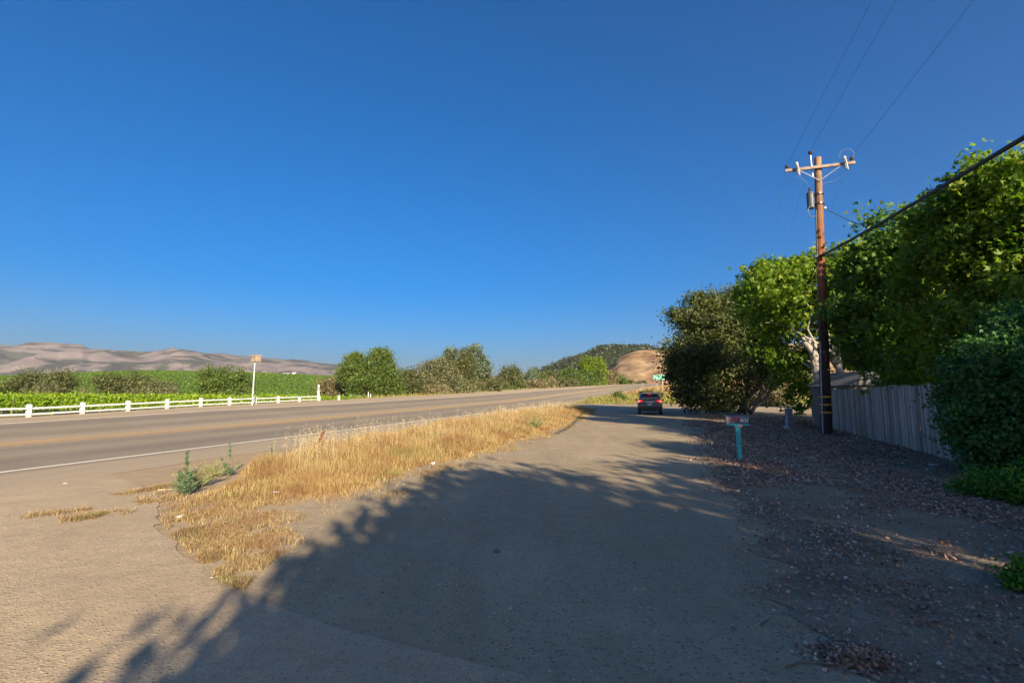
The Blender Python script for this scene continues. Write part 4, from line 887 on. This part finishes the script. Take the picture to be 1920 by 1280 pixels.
for hh in (.35, 1.0, 1.6):
    m = MB(); c_ = (fa + fb) / 2 - fnrm * .045 * -1; m.box(((fa + fb)[0] / 2 + fnrm[0] * (-.05), (fa + fb)[1] / 2 + fnrm[1] * (-.05), hh + float(gz(*(fa + fb) / 2))), (fl, .05, .09), rz=math.atan2(fd[1], fd[0])); obj('rail', m, M_board, t)
for k in np.arange(.05, fl, 2.4):
    p = fa + fd * k - fnrm * .12; m = MB(); z0 = float(gz(p[0], p[1])); m.box((p[0], p[1], z0 + .9), (.1, .1, 2.0), rz=math.atan2(fd[1], fd[0])); obj('post', m, M_board, t)
# shed roof showing above the fence
sh = P(1640, 705, 21.5); t = thing('shed', 'small shed with a dark grey gable roof showing above the fence', 'shed', (sh[0], sh[1], 0))
m = MB(); x0, y0 = sh[0], sh[1]; m.box((x0 + .6, y0 + 1.5, 1.0), (3.2, 2.8, 2.0)); obj('wall', m, simple('shed_wall', (.16, .15, .14), (.12, .11, .10), .9), t)
m = MB(); zr = P(1630, 694, 21.5)[2]; m.add([(x0 - 1.2, y0 - .1, 2.02), (x0 + 2.4, y0 - .1, 2.02), (x0 + 2.4, y0 + 3.1, 2.02), (x0 - 1.2, y0 + 3.1, 2.02), (x0 - .1, y0 - .1, zr), (x0 - .1, y0 + 3.1, zr)], [(0, 1, 4), (1, 2, 5, 4), (2, 3, 5), (3, 0, 4, 5), (3, 2, 1, 0)])
obj('roof', m, simple('shed_shingles', (.10, .105, .115), (.14, .14, .15), .9, scale=20, bump=.5), t)

# ------------------------------------------------------------------ utility pole
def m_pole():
    n = NT('pole_wood_shaded_foot'); sx = n.t.nodes.new('ShaderNodeSeparateXYZ'); n.t.links.new(n.tc.outputs['Object'], sx.inputs[0])
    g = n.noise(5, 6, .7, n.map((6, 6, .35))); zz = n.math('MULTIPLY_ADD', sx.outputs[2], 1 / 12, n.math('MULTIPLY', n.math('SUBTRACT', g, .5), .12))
    c = n.ramp(zz, [(.0, (.030, .022, .020)), (.36, (.035, .025, .022)), (.44, (.12, .045, .022)), (.52, (.25, .08, .028)), (.72, (.21, .085, .038)), (.80, (.17, .09, .055)), (.95, (.25, .16, .11))])  # lower shaft painted near black for the tree shade on it, wood above
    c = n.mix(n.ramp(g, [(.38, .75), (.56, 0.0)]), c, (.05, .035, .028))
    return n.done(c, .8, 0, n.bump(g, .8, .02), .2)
pb = on(1550, 815); YP = pb[1]; pt = P(1533, 296, YP); pbv = Vector(pb); ptv = Vector(pt)
t = thing('utility_pole', 'tall wooden utility pole with crossarm, standing before the board fence', 'utility pole', pb)
def onp(py, dx=0, dy=0):
    k = (P(1540, py, YP)[2] - pb[2]) / (pt[2] - pb[2]); v = pbv + (ptv - pbv) * k; return Vector((v.x + dx, v.y + dy, v.z))
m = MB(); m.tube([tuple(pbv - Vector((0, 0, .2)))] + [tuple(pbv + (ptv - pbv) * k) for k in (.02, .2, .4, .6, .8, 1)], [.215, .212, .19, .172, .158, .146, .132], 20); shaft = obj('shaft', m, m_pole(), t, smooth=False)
M_galv = simple('galvanised_steel', (.42, .43, .44), (.32, .33, .34), .45, .6, bump=.05); M_arm = simple('weathered_arm_timber', (.26, .19, .15), (.15, .11, .09), .85, scale=5, bump=.4)
M_porc = simple('brown_porcelain', (.06, .04, .035), (.04, .03, .03), .25, bump=0); M_lg = simple('light_grey_polymer', (.38, .38, .38), (.28, .28, .28), .4, bump=0)
M_cable = simple('black_cable', (.018, .018, .02), (.03, .03, .03), .6, bump=0); M_wire = simple('bare_wire', (.10, .12, .15), (.12, .13, .15), .6, .0, bump=0)
M_yband = simple('yellow_band', (.62, .30, .01), (.5, .24, .01), .5, bump=0)
for py in (743.5, 758, 772.5):
    v = onp(py); m = MB(); m.lathe((v.x, v.y, v.z - .035), [(.217, 0), (.217, .06)], 20); obj('yellow_band', m, M_yband, t)
# ground wire moulding on the left side
g0 = onp(812, -.20, -.08); g1 = onp(640, -.19, -.08); m = MB(); m.tube([g0, onp(725, -.205, -.08), g1], .03, 8); obj('conduit', m, simple('grey_conduit', (.36, .36, .38), (.28, .28, .30), .6), t)
m = MB(); m.tube([g1, onp(500, -.18, -.06), onp(395, -.17, -.06)], .012, 6); obj('ground_wire', m, M_wire, t)
m = MB(); v = onp(672, -.06, -.2); m.box(v, (.06, .02, .26)); obj('red_tag', m, simple('red_tag', (.35, .02, .03), (.3, .02, .03), .6, bump=0), t)
# crossarm (perpendicular to the line)
LD = Vector((math.sin(R(17.3)), math.cos(R(17.3)), 0)); AR = Vector((LD.y, -LD.x, 0))
ac = onp(317) - LD * .2; AL = 1.28
m = MB(); m.box(ac, (2 * AL, .1, .12), rz=math.atan2(AR.y, AR.x)); arm = obj('crossarm', m, M_arm, t, bevel=.008)
for sg in (-1, 1):
    m = MB(); m.tube([tuple(ac + AR * (.85 * sg) - LD * .07 + Vector((0, 0, -.02))), tuple(onp(342) - LD * .19)], .018, 6); obj('brace', m, M_galv, t)
def insulator(p, r=.075, h=.2, parent=t, mat=None):
    m = MB(); m.lathe(tuple(p), [(.02, 0), (.025, .05), (r * .8, .055), (r, .09), (r * .6, .11), (r, .13), (r * .95, .17), (r * .5, .19), (r * .55, h)], 14); return obj('insulator', m, mat or M_porc, parent)
up = Vector((0, 0, .06))
wp = {}
for nm, k in (('l', -1.2), ('r', 1.17)):
    insulator(ac + AR * k + up); wp[nm] = ac + AR * k + up + Vector((0, 0, .19))
# pole top pin
v = onp(330) - LD * .0 - AR * .2; m = MB(); m.tube([tuple(v), tuple(v + Vector((-.02, 0, .38))), tuple(onp(290) - AR * .26)], .022, 6); obj('top_pin', m, M_galv, t); insulator(onp(290) - AR * .26, .085, .2); wp['t'] = onp(290) - AR * .26 + Vector((0, 0, .19))
# fused cutouts hanging on the arm
for k in (-.86, .88):
    c0 = ac + AR * k - LD * .12; m = MB(); m.lathe(tuple(c0 + Vector((0, 0, .12))), [(.03, 0), (.06, .02), (.06, .12), (.03, .16)], 10); m.tube([tuple(c0 + Vector((0, 0, .14))), tuple(c0 + Vector((0, 0, -.28)) - LD * .03)], [.04, .035], 8)
    m.tube([tuple(c0 + Vector((0, 0, .16)) - LD * .1), tuple(c0 + Vector((0, 0, -.36)) - LD * .14 + AR * .05)], .028, 8); m.box(c0 + Vector((0, 0, 0)), (.08, .16, .06), rz=math.atan2(AR.y, AR.x)); obj('fuse_cutout', m, M_lg, t)
# transformer on the left of the pole
tc_ = onp(374) - AR * .31; M_tank = simple('grey_tank_paint', (.055, .06, .075), (.04, .045, .055), .5)
m = MB(); m.lathe(tuple(tc_ - Vector((0, 0, .36))), [(.12, 0), (.14, .02), (.14, .62), (.152, .63), (.152, .66), (.10, .72)], 18); tk = obj('transformer', m, M_tank, t, smooth=False)
m = MB(); m.lathe(tuple(tc_ + Vector((-.02, 0, .34))), [(.035, 0), (.05, .04), (.03, .07), (.05, .11), (.03, .14), (.045, .18), (.02, .24)], 10); obj('bushing', m, M_porc, tk)
for dz in (-.2, .22):
    m = MB(); v = onp(374) + Vector((0, 0, dz)); m.lathe(tuple(v - Vector((0, 0, .04))), [(.19, 0), (.19, .08)], 16); obj('mounting_band', m, M_porc, t)
m = MB(); a = tc_ + Vector((-.02, 0, .56)); m.tube([tuple(a), tuple(a + Vector((-.1, 0, .25))), tuple(ac - AR * .95 + Vector((.2, 0, -.25))), tuple(ac - AR * .93 + Vector((0, 0, -.3)))], .008, 5)
a = tc_ - Vector((.12, .1, .3)); m.tube([tuple(a), tuple(a + Vector((-.09, 0, -.2))), tuple(a + Vector((0, 0, -.46))), tuple(onp(402) + Vector((-.16, -.08, -.1)))], .014, 6)
c1 = ac + AR * .95; q_ = [c1 + AR * (.06 + .26 * math.cos(w_)) + Vector((0, 0, .36 + .27 * math.sin(w_))) for w_ in np.linspace(-.9, 3.9, 14)]; m.tube([tuple(p) for p in q_], .009, 5)
m.tube([tuple(onp(345) + AR * .17), tuple(onp(338) + AR * .6 - Vector((0, 0, .1))), tuple(ac + AR * .95 - Vector((0, 0, .36)))], .008, 5)
obj('jumper_wire', m, M_wire, t)
# lower hardware for the thick cable
hc = onp(481) - LD * .1; m = MB(); m.tube([tuple(hc - LD * .35 + AR * .05), tuple(hc + LD * .35 - AR * .05)], .07, 8); m.box(hc, (.5, .12, .12), rz=math.atan2(AR.y, AR.x)); obj('cable_clamp', m, M_cable, t)
sv = onp(391, .2, -.05); m = MB(); m.lathe(tuple(sv - Vector((0, 0, .06))), [(.03, 0), (.06, .03), (.06, .09), (.03, .12)], 8); m.tube([tuple(sv), tuple(onp(393, .05))], .02, 6); obj('service_bracket', m, M_lg, t)
# wires
def sag(a, b, sg, n=14): a = Vector(a); b = Vector(b); return [tuple(a + (b - a) * k - Vector((0, 0, 4 * sg * k * (1 - k)))) for k in np.linspace(0, 1, n)]
def wire(name, label, cat, pts, r, mat=M_wire, n=5, group=None):
    return tag(obj(name, MB().tube(pts, r, n), mat, origin=tuple(pts[0])), label, cat, group)
back = LD * -52
for nm, (lab, dv) in {'l': ('left of three thin overhead wires rising from the pole to the top of the picture', (1635, 0)), 't': ('middle of three thin overhead wires, from the pin on the pole top', (1681, 0)), 'r': ('right of three thin overhead wires, from the outer end of the crossarm', (1826, 0))}.items():
    a = wp[nm]; v = ray(*dv); tt = 11.4 / v[1]; e = Vector((v[0] * tt, v[1] * tt, EYE + v[2] * tt)); k = 5.2
    far = a + (e - a) * k; far.z = a.z - (a.z - e.z) * 1.5
    pts = [tuple(a + (e - a) * q_ - Vector((0, 0, 0))) if q_ <= 1 else tuple(Vector((a.x + (e.x - a.x) * q_, a.y + (e.y - a.y) * q_, e.z + (far.z - e.z) * (q_ - 1) / (k - 1)))) for q_ in (0, .25, .5, .75, 1, 2, 3.2, k)]
    wire('power_wire', lab, 'power wire', pts, .0055)
for nm, lab, off in (('l', 'faint thin wire leaving the left crossarm insulator away toward the trees', -.1), ('t', 'faint thin wire leaving the pole top away toward the trees', .2), ('r', 'faint thin wire leaving the right crossarm insulator away toward the trees', 1.0)):
    a = wp[nm]; b = Vector((31 + off * 2, 62, 7.4)); wire('power_wire', lab, 'power wire', sag(a, b, .7), .0045)
rg_ = onp(480)
cb = P(1920, 258, 7.6); cdv = Vector(cb) - hc; end = hc + cdv * 1.25; end.z = cb[2] - .15
wire('thick_cable', 'thick black cable bundle sagging from the pole to the upper right edge', 'cable', [tuple(hc), tuple(hc + cdv * .25 - Vector((0, 0, .03))), tuple(hc + cdv * .5 - Vector((0, 0, .05))), tuple(hc + cdv * .75 - Vector((0, 0, .03))), cb, tuple(end)], .042, M_cable, 8)
wire('thick_cable', 'thick black cable leaving the pole away to the left into the treetops', 'cable', sag(hc, Vector((31, 63, 5.2)), .8), .03, M_cable, 6)
wire('service_wire', 'thin twisted service wire running right from below the transformer into the leaves', 'cable', sag(sv, P(1660, 432, 17.5), .15), .014, M_cable)
wire('service_wire', 'thin cable just below the thick one, from the clamp into the foliage', 'cable', sag(hc - Vector((0, 0, .03)), P(1700, 445, 15.5), .12), .013, M_cable)

# ------------------------------------------------------------------ mailbox
M_teal = simple('teal_paint', (.03, .36, .38), (.02, .27, .30), .55, scale=12, bump=.2)
M_mbox = simple('dull_box_metal', (.16, .15, .16), (.07, .07, .10), .55, .0, scale=9); M_mdark = simple('dark_blue_metal', (.03, .04, .09), (.05, .06, .10), .4)
M_red = simple('red_flag', (.62, .03, .03), (.5, .03, .03), .5, bump=0); M_redref = simple('red_reflector', (.55, .0, .03), (.4, .0, .02), .25, bump=0)
M_plate = simple('black_plate', (.015, .015, .02), (.03, .03, .03), .5, bump=0); M_digit = simple('white_digits', (.80, .82, .80), (.7, .72, .7), .5, bump=0)
g = on(1387, 862); YM = g[1]; top = P(1383, 797, YM)
t = thing('mailbox', 'grey mailbox with red flag and house number on a leaning turquoise wooden post', 'mailbox', g)
# local frame: x along the box (to the right in the view), y toward the road direction away
bx = Vector((math.cos(R(-12)), math.sin(R(-12)), 0)); by = Vector((-bx.y, bx.x, 0)); gv = Vector(g); tv = Vector(top)
m = MB(); n4 = [(-1, -1), (1, -1), (1, 1), (-1, 1)]; vs = []
for c_, h_ in ((gv - Vector((0, 0, .15)), .047), (gv * .5 + tv * .5, .046), (tv, .045)): vs += [tuple(c_ + bx * (a * h_) + by * (b * h_)) for a, b in n4]
m.add(vs, [(i + j, i + (j + 1) % 4, i + 4 + (j + 1) % 4, i + 4 + j) for i in (0, 4) for j in range(4)] + [(3, 2, 1, 0), (8, 9, 10, 11)]); obj('post', m, M_teal, t, bevel=.006)
bc = tv + Vector((0, 0, .02)) + bx * .0
m = MB(); m.box(bc, (.50, .16, .035), rz=R(-12)); obj('shelf', m, M_teal, t)
k0 = tv - Vector((0, 0, .20)); m = MB(); kb = [k0 - bx * .05 - by * .052, k0 + bx * .04 - by * .052, bc + bx * .055 - by * .052 - Vector((0, 0, .02)), bc - bx * .085 - by * .052 - Vector((0, 0, .02))]
kb2 = [p - by * .035 for p in kb]; m.add([tuple(p) for p in kb + kb2], [(0, 1, 2, 3), (7, 6, 5, 4), (0, 4, 5, 1), (1, 5, 6, 2), (2, 6, 7, 3), (3, 7, 4, 0)]); obj('brace', m, M_teal, t)
# domed box
def dome(x0, x1, w_, h_, infl=0):
    m = MB(); prof = [(-w_ / 2 - infl, 0)] + [(-math.cos(a) * (w_ / 2 + infl), h_ * .55 + math.sin(a) * (h_ * .45 + infl)) for a in np.linspace(0, math.pi, 13)] + [(w_ / 2 + infl, 0)]
    n = len(prof); vs = [tuple(bc + Vector((0, 0, .02)) + bx * x + by * p[0] + Vector((0, 0, p[1]))) for x in (x0, x1) for p in prof]
    m.add(vs, [(i, (i + 1) % n, n + (i + 1) % n, n + i) for i in range(n)] + [tuple(range(n - 1, -1, -1)), tuple(range(n, 2 * n))]); return m
box_ = obj('box', dome(-.25, .27, .16, .205), M_mbox, t, smooth=False)
obj('door', dome(-.27, -.25, .16, .205, .006), M_mbox, t)
m = MB(); m.box(bc + bx * -.278 + Vector((0, 0, .17)), (.02, .05, .03), rz=R(-12)); obj('latch', m, M_mbox, t)
m = MB(); sp = bc - by * .088 + Vector((0, 0, .10)); m.box(sp + bx * .125, (.28, .008, .095), rz=R(-12)); pl_ = obj('number_plate', m, M_plate, t)
rotm = Matrix((bx, Vector((0, 0, 1)), -by)).transposed()
text_mesh('2635', .10, M_digit, pl_, sp + bx * .125 - by * .006, rotm, 'number', .18)
m = MB(); f0 = bc - by * .10 + bx * -.19 + Vector((0, 0, .125)); f1 = bc - by * .10 + bx * -.045 + Vector((0, 0, .150))
m.tube([tuple(f0), tuple(f1)], .012, 6); m.box(f1 + Vector((.0, 0, .005)), (.085, .01, .062), rz=R(-12), ry=R(-10)); obj('flag', m, M_red, t)
m = MB(); rc = tv - by * .105 + bx * .03 + Vector((0, 0, -.012)); vs = [tuple(rc + bx * (.052 * math.cos(a)) + Vector((0, 0, .03 * math.sin(a)))) for a in np.linspace(0, 6.283, 21)[:-1]]; vs += [tuple(Vector(v) - by * .008) for v in vs]
m.add(vs, [tuple(range(20)), tuple(range(39, 19, -1))] + [(i, (i + 1) % 20, 20 + (i + 1) % 20, 20 + i) for i in range(20)]); rr_ = obj('reflector_mount', m, M_digit, t)
m = MB(); vs = [tuple(rc - by * .008 + bx * (.040 * math.cos(a)) + Vector((0, 0, .022 * math.sin(a)))) for a in np.linspace(0, 6.283, 21)[:-1]]; vs += [tuple(Vector(v) - by * .006) for v in vs]
m.add(vs, [tuple(range(20)), tuple(range(39, 19, -1))] + [(i, (i + 1) % 20, 20 + (i + 1) % 20, 20 + i) for i in range(20)]); obj('reflector', m, M_redref, rr_)

# timber stub with a small water meter box, left of the fence
g = on(1478, 803); t = thing('service_post', 'short thick grey timber post with a pale valve pipe, left of the fence', 'post', g)
Yg = g[1]; sc_ = Yg / F
m = MB(); m.box((g[0] + .06, g[1], g[2] + .45), (.30, .22, 1.0), taper=.86); obj('timber', m, simple('old_timber', (.24, .22, .22), (.16, .15, .15), .9, scale=4, bump=.5), t)
m = MB(); v = Vector(g) + Vector((-.13, -.16, 0)); m.tube([tuple(v - Vector((0, 0, .1))), tuple(v + Vector((0, 0, .50))), tuple(v + Vector((.06, 0, .58)))], .035, 8); m.lathe(tuple(v + Vector((0, 0, .3))), [(.035, 0), (.07, .02), (.07, .07), (.035, .09)], 10); obj('pipe', m, simple('pale_blue_pipe', (.36, .46, .52), (.28, .36, .4), .5), t)
m = MB(); m.lathe(tuple(v + Vector((-.07, -.05, 0))), [(.15, 0), (.14, .07), (.09, .12), (.02, .13)], 12); obj('meter_cover', m, simple('pale_concrete', (.42, .42, .42), (.34, .34, .34), .9), t)

# ------------------------------------------------------------------ parked car (seen from behind)
g = on(1219, 777.5); YC = g[1]
car = thing('parked_car', 'dark blue SUV with red tail lamps lit, parked on the gravel drive', 'car', g, rz=-HA, rotated=True)
def m_carpaint():
    n = NT('dark_car_paint'); n.done((.008, .010, .028), .3, .0, None, .6); n.b.inputs['Coat Weight'].default_value = 1.0; n.b.inputs['Coat Roughness'].default_value = .04; return n.m
M_car = m_carpaint(); M_glass = simple('tinted_glass', (.008, .012, .014), (.01, .015, .016), .08, bump=0, spec=.8); M_tyre = simple('tyre_rubber', (.018, .018, .018), (.03, .03, .03), .85); M_rim = simple('alloy', (.35, .35, .36), (.3, .3, .3), .35, .9, bump=0)
M_plastic = simple('black_plastic', (.015, .015, .017), (.02, .02, .02), .6, bump=0); M_chrome = simple('chrome', (.6, .6, .62), (.55, .55, .55), .15, 1.0, bump=0)
n = NT('lit_tail_lamp'); n.done((.5, .01, .015), .2); n.b.inputs['Emission Color'].default_value = (1, .03, .03, 1); n.b.inputs['Emission Strength'].default_value = .32; M_tail = n.m
n = NT('lit_tail_core'); n.done((.8, .1, .1), .2); n.b.inputs['Emission Color'].default_value = (1, .16, .14, 1); n.b.inputs['Emission Strength'].default_value = 1.4; M_tail2 = n.m
def loft(secs, close=True):
    m = MB(); n = len(secs[0][1]); vs = [(x, y_, z) for y_, ring in secs for x, z in ring]
    f = [(i * n + k, i * n + (k + 1) % n, (i + 1) * n + (k + 1) % n, (i + 1) * n + k) for i in range(len(secs) - 1) for k in range(n)]
    f += [tuple(range(n - 1, -1, -1)), tuple(range((len(secs) - 1) * n, len(secs) * n))]
    m.add(vs, f); return m
def sec(wl, wm, wt, z0, zm, z1):
    r = [(wl * .86, z0), (wl, z0 + .07), (wm, zm * .55 + z0 * .45), (wm * .995, zm), (wm * .965, z1 * .55 + zm * .45), (wt, z1 - .03), (wt * .93, z1)]
    return [(-a, b) for a, b in r] + [(a, b) for a, b in reversed(r)]
body = loft([(.0, sec(.76, .82, .72, .42, .66, .86)), (.06, sec(.86, .90, .80, .32, .66, .96)), (.22, sec(.89, .935, .84, .27, .66, 1.0)), (.9, sec(.91, .95, .86, .25, .66, 1.03)), (2.2, sec(.90, .945, .86, .25, .66, 1.02)), (3.3, sec(.90, .945, .85, .25, .64, .99)), (3.5, sec(.90, .94, .82, .25, .62, .97)), (4.15, sec(.88, .91, .74, .28, .60, .88)), (4.42, sec(.80, .84, .66, .36, .56, .76)), (4.5, sec(.70, .74, .6, .42, .54, .68))])
bo = obj('body', body, M_car, car, bevel=.012)
def csec(wb, wt, zb, zt): r = [(wb, zb), (wb * .6 + wt * .4, zb * .5 + zt * .5), (wt, zt - .08), (wt * .92, zt - .015), (wt * .6, zt)]; return [(-a, b) for a, b in r] + [(a, b) for a, b in reversed(r)]
cab = loft([(.14, csec(.83, .70, .94, 1.30)), (.30, csec(.85, .67, .95, 1.58)), (.45, csec(.85, .665, .97, 1.64)), (1.4, csec(.85, .665, .98, 1.67)), (2.2, csec(.85, .655, .98, 1.655)), (2.75, csec(.85, .64, .97, 1.56)), (3.5, csec(.82, .60, .93, 1.08))])
obj('cabin', cab, M_car, car, bevel=.01)
# rear window, side windows, windscreen
m = MB(); m.add([(-.62, .105, 1.06), (.62, .105, 1.06), (.55, .235, 1.50), (-.55, .235, 1.50), (-.62, .135, 1.06), (.62, .135, 1.06), (.55, .265, 1.50), (-.55, .265, 1.50)], [(0, 1, 2, 3), (7, 6, 5, 4), (0, 4, 5, 1), (2, 6, 7, 3), (1, 5, 6, 2), (3, 7, 4, 0)]); obj('rear_window', m, M_glass, car)
for sx in (-1, 1):
    for (ya, yb) in ((.55, 1.0), (1.08, 1.95), (2.03, 2.75)):
        m = MB(); m.add([(sx * .852, ya, 1.04), (sx * .852, yb + .12, 1.04), (sx * .70, yb - .05, 1.55), (sx * .70, ya + .05, 1.55), (sx * .80, ya, 1.04), (sx * .80, yb + .12, 1.04), (sx * .65, yb - .05, 1.55), (sx * .65, ya + .05, 1.55)], [(0, 1, 2, 3), (7, 6, 5, 4), (0, 4, 5, 1), (2, 6, 7, 3), (1, 5, 6, 2), (3, 7, 4, 0)]); obj('side_window', m, M_glass, car)
    # wrap-round tail lamps
    m = MB(); m.add([(sx * .90, .20, .93), (sx * .84, .02, .93), (sx * .50, -.015, 1.00), (sx * .50, -.01, 1.07), (sx * .80, .03, 1.13), (sx * .90, .18, 1.10), (sx * .88, .24, .93), (sx * .5, .12, 1.0), (sx * .5, .12, 1.07), (sx * .88, .24, 1.10)], [(0, 1, 4, 5), (1, 2, 3, 4), (0, 6, 7, 2, 1), (5, 4, 3, 8, 9), (0, 5, 9, 6), (2, 7, 8, 3)]); tl = obj('tail_lamp', m, M_tail, car)
    m = MB(); m.box((sx * .78, .0, 1.02), (.12, .04, .07)); obj('lamp_core', m, M_tail2, tl)
    m = MB(); m.box((sx * .62, .005, .62), (.24, .03, .05)); obj('rear_reflector', m, simple('dim_red_reflector', (.22, .02, .05), (.2, .02, .04), .3, bump=0), car)
    m = MB(); m.lathe((sx * .5, -.02, .40), [(.045, 0), (.045, .2)], 12, axis=(0, 1, 0)); obj('exhaust_tip', m, M_chrome, car)
    m = MB(); m.box((sx * 1.02, 2.55, 1.10), (.20, .10, .15), taper=.8); m.box((sx * .90, 2.56, 1.07), (.12, .05, .05)); obj('wing_mirror', m, M_car, car, bevel=.02)
    m = MB(); m.tube([(sx * .60, .5, 1.69), (sx * .6, 1.3, 1.73), (sx * .59, 2.1, 1.70)], .018, 6); obj('roof_rail', m, M_plastic, car)
    for yy in (.88, 3.55):
        m = MB(); m.lathe((sx * .80 - .11, yy, .345), [(.24, 0), (.33, .01), (.345, .05), (.345, .17), (.33, .21), (.24, .22)], 28, axis=(1, 0, 0)); wh = obj('tyre', m, M_tyre, car, smooth=False)
        m = MB(); m.lathe((sx * .80 - .11 + (.215 if sx > 0 else -.012), yy, .345), [(.235, 0), (.2, .012), (.05, .018)], 20, axis=(1, 0, 0)); obj('rim', m, M_rim, wh)
    m = MB(); m.box((sx * .70, 4.34, .74), (.3, .12, .13)); obj('headlight', m, simple('lamp_lens', (.6, .6, .62), (.5, .5, .5), .1, bump=0), car)
m = MB(); m.box((0, -.035, .50), (1.56, .14, .22)); m.box((0, -.02, .34), (1.3, .16, .14)); obj('rear_bumper', m, M_plastic, car, bevel=.03)
m = MB(); m.box((0, .20, 1.555), (1.16, .22, .035), rx=.1); obj('roof_spoiler', m, M_car, car, bevel=.01)
m = MB(); m.box((0, .085, 1.535), (.26, .03, .035)); obj('brake_light', m, M_tail, car)
m = MB(); m.box((0, -.012, .98), (.72, .035, .03)); obj('chrome_strip', m, M_chrome, car)
m = MB(); m.box((0, -.01, .80), (.34, .03, .16)); np_ = obj('number_plate', m, simple('plate_white', (.30, .34, .33), (.26, .3, .3), .5, bump=0), car)
m = MB(); m.tube([(0, .085, 1.07), (.28, .10, 1.18), (.42, .115, 1.22)], .012, 5); obj('rear_wiper', m, M_plastic, car)

# ------------------------------------------------------------------ litter, sticks, stones
M_bag = simple('white_litter', (.50, .48, .45), (.38, .36, .33), .6, scale=30, bump=.4); M_stick = simple('dead_stick', (.10, .07, .05), (.18, .13, .09), .9)
def lump(name, label, cat, px, py, r, mat, seed, flat=.5, dz=0):
    g = on(px, py); rg = rs(seed); bm = MB(); n = 10; rings = 6; vs = []
    for i in range(rings + 1):
        th = math.pi * i / rings
        for k in range(n):
            q = 2 * math.pi * k / n; rr = r * (1 + .35 * (rg.random() - .5)); vs.append((g[0] + rr * math.sin(th) * math.cos(q) * 1.4, g[1] + rr * math.sin(th) * math.sin(q), g[2] + dz + r * flat * .7 + rr * flat * math.cos(th)))
    bm.add(vs, [(i * n + k, i * n + (k + 1) % n, (i + 1) * n + (k + 1) % n, (i + 1) * n + k) for i in range(rings) for k in range(n)])
    return tag(obj(name, bm, mat, origin=g), label, cat)
lump('plastic_bag', 'crumpled white plastic bag caught at the lower edge of the dry grass', 'litter', 812, 871, .042, M_bag, 1, .9)
lump('paper_scrap', 'white scrap lying flat in the grass, right of the spire weed', 'litter', 517, 930, .035, M_bag, 2, .3, .06)
lump('paper_scrap', 'small pale scrap on the dead grass below the spire weed', 'litter', 338, 972, .035, M_bag, 3, .4, .02)
lump('paper_scrap', 'tiny white scrap out on the paving, left of everything else', 'litter', 122, 907, .03, M_bag, 4, .4)
lump('pale_rock', 'flat pale rock lying at the foot of the board fence', 'rock', 1752, 874, .10, simple('pale_rock', (.42, .40, .38), (.32, .30, .28), .9), 5, .35)
lump('rock', 'small dark stone alone in the shade on the drive', 'rock', 932, 1036, .028, simple('dark_rock', (.07, .07, .07), (.12, .11, .10), .9), 6, .7)
def stick(label, pts, r, mat=M_stick):
    ps = [on(*p) for p in pts]; ps = [(a, b, c + r + .012) for a, b, c in ps]; tag(obj('stick', MB().tube(ps, [r] * (len(ps) - 1) + [r * .5], 6), mat, origin=ps[0]), label, 'stick')
stick('crooked dark stick at the bottom edge, left of the pile of leaves', [(1474, 1256), (1500, 1248), (1530, 1247), (1560, 1252), (1590, 1250)], .006)
stick('short dark twig on the drive edge above the crooked stick', [(1425, 1175), (1440, 1166), (1448, 1160)], .005)
stick('pale straw stalk lying left of the spire weed', [(296, 920), (322, 919)], .006, simple('straw', (.6, .5, .3), (.5, .4, .25), .8))
# heap of leaves near the bottom
rg = rs(88); g = on(1598, 1235); n = 2600; r_ = np.abs(rg.normal(size=n)) * .10; a = rg.uniform(0, 6.28, n); px_ = g[0] + np.cos(a) * r_ * 1.15; py_ = g[1] + np.sin(a) * r_ * .9
p = np.stack([px_, py_, gz(px_, py_) + .02 + .05 * np.exp(-(r_ / .12) ** 2) * rg.random(n)], 1)
v, q = leaves(p, rg.normal(size=p.shape) * .6 + np.array([0, 0, 1]), rg.uniform(.02, .042, n), rg, 'kite', .8)
tag(obj('leaf_pile', fast_mesh('leaf_pile', v, q, off=g), bpy.data.materials['fallen_leaf'], origin=None), 'small heap of dry leaves on the drive edge near the bottom right', 'leaf pile'); bpy.data.objects['leaf_pile'].location = g

# ------------------------------------------------------------------ air
hzb = MB(); zb_, zt_ = -4.2, 760.0; hzb.box((0, 3000, (zb_ + zt_) / 2), (36000, 32000, zt_ - zb_))
hm = bpy.data.materials.new('haze_air'); hm.use_nodes = True; hn = hm.node_tree; hn.nodes.clear(); ho = hn.nodes.new('ShaderNodeOutputMaterial'); pv = hn.nodes.new('ShaderNodeVolumePrincipled')
pv.inputs['Color'].default_value = (.90, .95, 1.0, 1); pv.inputs['Density'].default_value = 4e-5; pv.inputs['Anisotropy'].default_value = .4
hn.links.new(pv.outputs[0], ho.inputs['Volume'])
tag(obj('haze', hzb, hm), kind='stuff')
